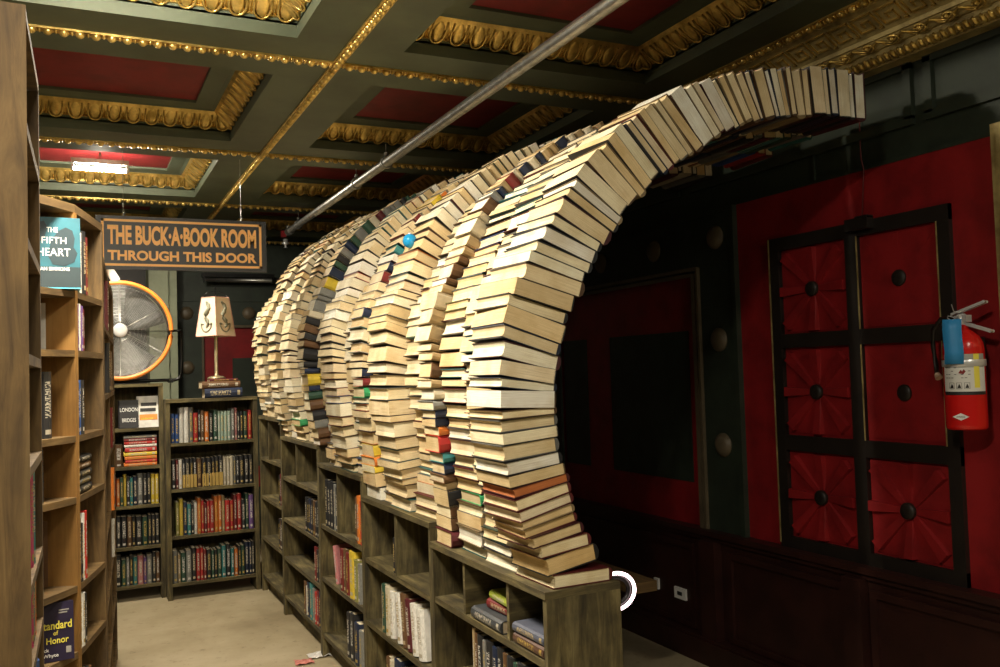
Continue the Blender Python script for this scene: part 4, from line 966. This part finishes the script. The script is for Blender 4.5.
m = MB(); m.lathe([(.016, .37), (.018, .385), (.018, .41), (.012, .415)], Matrix.Identity(4), 14); m.box((-.014, -.03, .385), (.014, .02, .41)); m.build('valve', M_chrome, fx)
hd = V((.2, -.98, 0)).normalized()
def lever(z0, z1, L0, name):
    m = MB(); s_ = hd.cross(V((0, 0, 1))); a_ = V((0, 0, z0)) - hd * .05; b_ = V((0, 0, z1)) + hd * L0
    d_ = (b_ - a_).normalized(); M = frame(a_, d_, s_, d_.cross(s_)); Lx = (b_ - a_).length
    m.box((0, -.011, -.0015), (Lx, .011, .0015), M=M); m.box((.02, -.0125, -.008), (Lx, -.0105, .002), M=M); m.box((.02, .0105, -.008), (Lx, .0125, .002), M=M)
    m.tube([M @ V((Lx, -.012, -.003)), M @ V((Lx, .012, -.003))], .006, 8); return m.build(name, M_chrome, fx)
lever(.405, .45, .085, 'squeeze_lever'); lever(.40, .345, .10, 'carry_handle')
m = MB(); m.tube([(-.03, 0, .40), (-.045, .02, .41), (-.06, .01, .40), (-.05, -.01, .385), (-.03, -.005, .39)], .0018, 5); m.tube([(.02, 0, .415), (-.04, .0, .425), (-.05, 0, .45)], .0018, 5); m.build('safety_pin', M_chrome, fx)
m = MB(); hx = -.055; m.tube([(-.012, .02, .40), (-.02, .07, .40), (-.02, .105, .36), (-.02, .108, .30), (-.02, .10, .235), (-.03, .088, .19)], .009, 8); m.build('hose', M_black, fx)
m = MB(); m.tube([(-.03, .09, .2), (-.034, .078, .185)], [.010, .014], 8); m.build('nozzle', paint('pale_nozzle', (.6, .42, .3)), fx)
tg = V((cos(va), sin(va), 0)); sd = V((-sin(va), cos(va), 0))
m = MB(); M = frame(tg * .073 - sd * .028 * -1 * -1 + V((0, 0, .0)), sd, (0, 0, 1), tg)
rows = [[M @ V((x - .002 * sin(z * 40), z, .002 * sin(z * 30))) for x in (-.033, .028)] for z in (.395, .36, .32, .28, .235)]
m.grid(rows); tb = m.build('inspection_tag', paint('blue_tag', (.03, .25, .55), .5, .15), fx); s_ = tb.modifiers.new('t', 'SOLIDIFY'); s_.thickness = .0008
m = MB(); m.tube([(-.02, 0, .41), M @ V((0, .392, .004))], .001, 4); m.build('tag_wire', M_chrome, fx)
m = MB(); m.box((.05, -.02, .1), (.093, .02, .33)); m.build('wall_bracket', M_black, fx)
tag(fx, 'red fire extinguisher with blue tag hung on the red wall', 'fire extinguisher')

# ------------------------------------------------------------------ small things low in the tunnel's shade
m = MB(); 
bn = empty('bench', (2.245, 4.1, 0)); m.box((-.065, -.8, .555), (.065, .8, .60)); m.build('seat', M_left, bn)
for y in (-.45, .65):
    m = MB(); m.box((-.05, y - .02, 0), (.05, y + .02, .555)); m.build('leg', M_black, bn)
tag(bn, 'narrow wooden plank bench in the dark behind the near bookcase', 'bench')
for k, (y, z, hw) in enumerate(((4.03, .30, .05), (4.25, .31, .02))):
    m = MB(); m.box((XW - .062, y - hw, z - .03), (XW - .05, y + hw, z + .03)); ol = m.build('wall_outlet', M_wtext)
    m = MB(); m.box((XW - .064, y - hw * .4, z - .01), (XW - .062, y + hw * .4, z + .01)); m.build('socket', M_ktext, ol)
    tag(ol, ['wide white outlet plate low on the dark wainscot', 'narrow white plate beside the wide outlet on the wainscot'][k], 'outlet')
rl = empty('ring_lamp', (1.648, 2.60, .785))
m = MB(); m.tube([(.078 * cos(a), .0, .062 * sin(a)) for a in [2 * pi * j / 36 for j in range(37)]], .006, 8, cap=False); m.build('tube', emit('ring_tube_glow', (1, .72, .74), 5), rl)
m = MB(); m.tube([(.062 * cos(a), .012, .048 * sin(a)) for a in [2 * pi * j / 36 for j in range(37)]], .009, 8, cap=False); m.tube([(0, .012, -.05), (0, .012, -.76)], .01, 8); m.lathe([(.06, -.785), (.06, -.775), (.02, -.76)], Matrix.Identity(4), 20); m.build('stand', M_dkmetal, rl)
tag(rl, 'small glowing ring lamp just behind the end panel of the near bookcase', 'lamp')
# scrap of paper on the floor
def scrap(x, y, cn, mat, lab, s_, seed):
    m = MB(); q = random.Random(seed); n = 7
    rows = [[V(((i - 3) * .02 * s_ + q.uniform(-.004, .004), (j - 3) * .016 * s_ + q.uniform(-.004, .004), .004 + q.uniform(0, .014) * s_)) for i in range(n)] for j in range(n)]
    m.grid(rows, 0, False, False); o = m.build('paper_scrap', mat, loc=(x, y, 0)); s2 = o.modifiers.new('t', 'SOLIDIFY'); s2.thickness = .0008; tag(o, lab, 'paper scrap')
scrap(1.20, 4.96, 0, paint('white_paper', (.75, .72, .68)), 'crumpled white paper scrap on the floor beside the middle tunnel case', 1.0, 1)
scrap(1.10, 4.88, 0, paint('pink_paper', (.62, .22, .18)), 'crumpled pinkish paper scrap left of the white one on the floor', .8, 2)
p_, d_ = onray(410, 241)
if p_:
    m = MB(); m.sphere((0, 0, 0), .032, None, 20, 12); o = m.build('blue_ball', paint('blue_glass', (.02, .30, .62), .08, .1, 0), loc=p_ - d_ * .03)
    m = MB(); m.tube([(0, 0, .03), (.0, 0, .038)], .007, 8); m.build('cap', M_chrome, o)
    tag(o, 'shiny blue ball lodged among the books on top of the tunnel', 'ball')
p_, d_ = onray(257, 308)
if p_:
    for k, (a, b) in enumerate((((-.05, .01), (-.11, .035)), ((-.04, -.02), (-.09, -.03)))):
        m = MB(); m.tube([(0.02, 0, 0), (a[0] * .5, -.01, a[1] + .004), (a[0], -.015, a[1]), (b[0], -.01, b[1])], .004, 5); o = m.build('string', paint('cream_cord', (.75, .7, .55)), loc=p_ - d_ * .0)
        tag(o, ['longer cream string end sticking out of the tunnel\'s far end', 'shorter lower cream string end at the tunnel\'s far end'][k], 'string')

# ------------------------------------------------------------------ lamps
def ceiling_lamp(x, y, power, label, size=.5, col=(1, .90, .72), vis=True, z=S + .015):
    f_ = empty('ceiling_light', (x, y, z))
    m = MB(); m.box((-size / 2, -.03, .03), (size / 2, .03, .06)); m.box((-size / 2, -.02, -.012), (-size / 2 + .015, .02, .03)); m.box((size / 2 - .015, -.02, -.012), (size / 2, .02, .03)); m.tube([(0, 0, .06), (0, 0, .155 + (S - .03 - z))], .008, 8); m.build('housing', M_steel, f_)
    m = MB(); m.tube([(-size / 2 + .015, 0, 0), (size / 2 - .015, 0, 0)], .014, 12); m.build('tube', emit('lit_tube', (1, .93, .78), 60), f_)
    L_ = bpy.data.lights.new('lamp', 'AREA'); L_.shape = 'RECTANGLE'; L_.size = size; L_.size_y = .06; L_.energy = power; L_.color = col
    o = bpy.data.objects.new('lamp', L_); COL.objects.link(o); o.location = (x, y, z - .02)
    P_ = bpy.data.lights.new('glow', 'POINT'); P_.energy = power * .8; P_.color = col; P_.shadow_soft_size = .06; o = bpy.data.objects.new('glow', P_); COL.objects.link(o); o.location = (x, y, z + .0)
    tag(f_, label, 'light')
ceiling_lamp(.16, 6.2, 45, 'lit tube light in the coffer above the hanging sign', .34)
ceiling_lamp(.10, 2.86, 68, 'lit tube light in the coffer above the near left bookcase', .5)
ceiling_lamp(-.1, .5, 50, 'lit tube light in the coffer over the viewer', .5)
ceiling_lamp(1.9, -.45, 18, 'unseen fill light added in the coffer behind the viewer, brightening the right wall', .5)  # extra fill fixture out of view, added to lift the dark right side
for x, y, e_ in ((-2.3, 4.5, 25),):
    P_ = bpy.data.lights.new('room_lamp', 'POINT'); P_.energy = e_; P_.color = (1, .88, .7); P_.shadow_soft_size = .2; o = bpy.data.objects.new('room_lamp', P_); COL.objects.link(o); o.location = (x, y, 2.6)

w = bpy.data.worlds.new('world'); sc.world = w; w.use_nodes = True; w.node_tree.nodes['Background'].inputs[0].default_value = (.9, .8, .65, 1); w.node_tree.nodes['Background'].inputs[1].default_value = .07

cd = bpy.data.cameras.new('camera'); cam = bpy.data.objects.new('camera', cd); COL.objects.link(cam)
cam.matrix_world = CAM_R.to_4x4(); cam.location = CAM_P
cd.sensor_width = 36; cd.lens = FPX / 1000 * 36; cd.clip_start = .02; sc.camera = cam
sc.view_settings.view_transform = 'Standard'; sc.view_settings.look = 'None'; sc.view_settings.gamma = 1; sc.view_settings.use_curve_mapping = False
sc.view_settings.exposure = .3
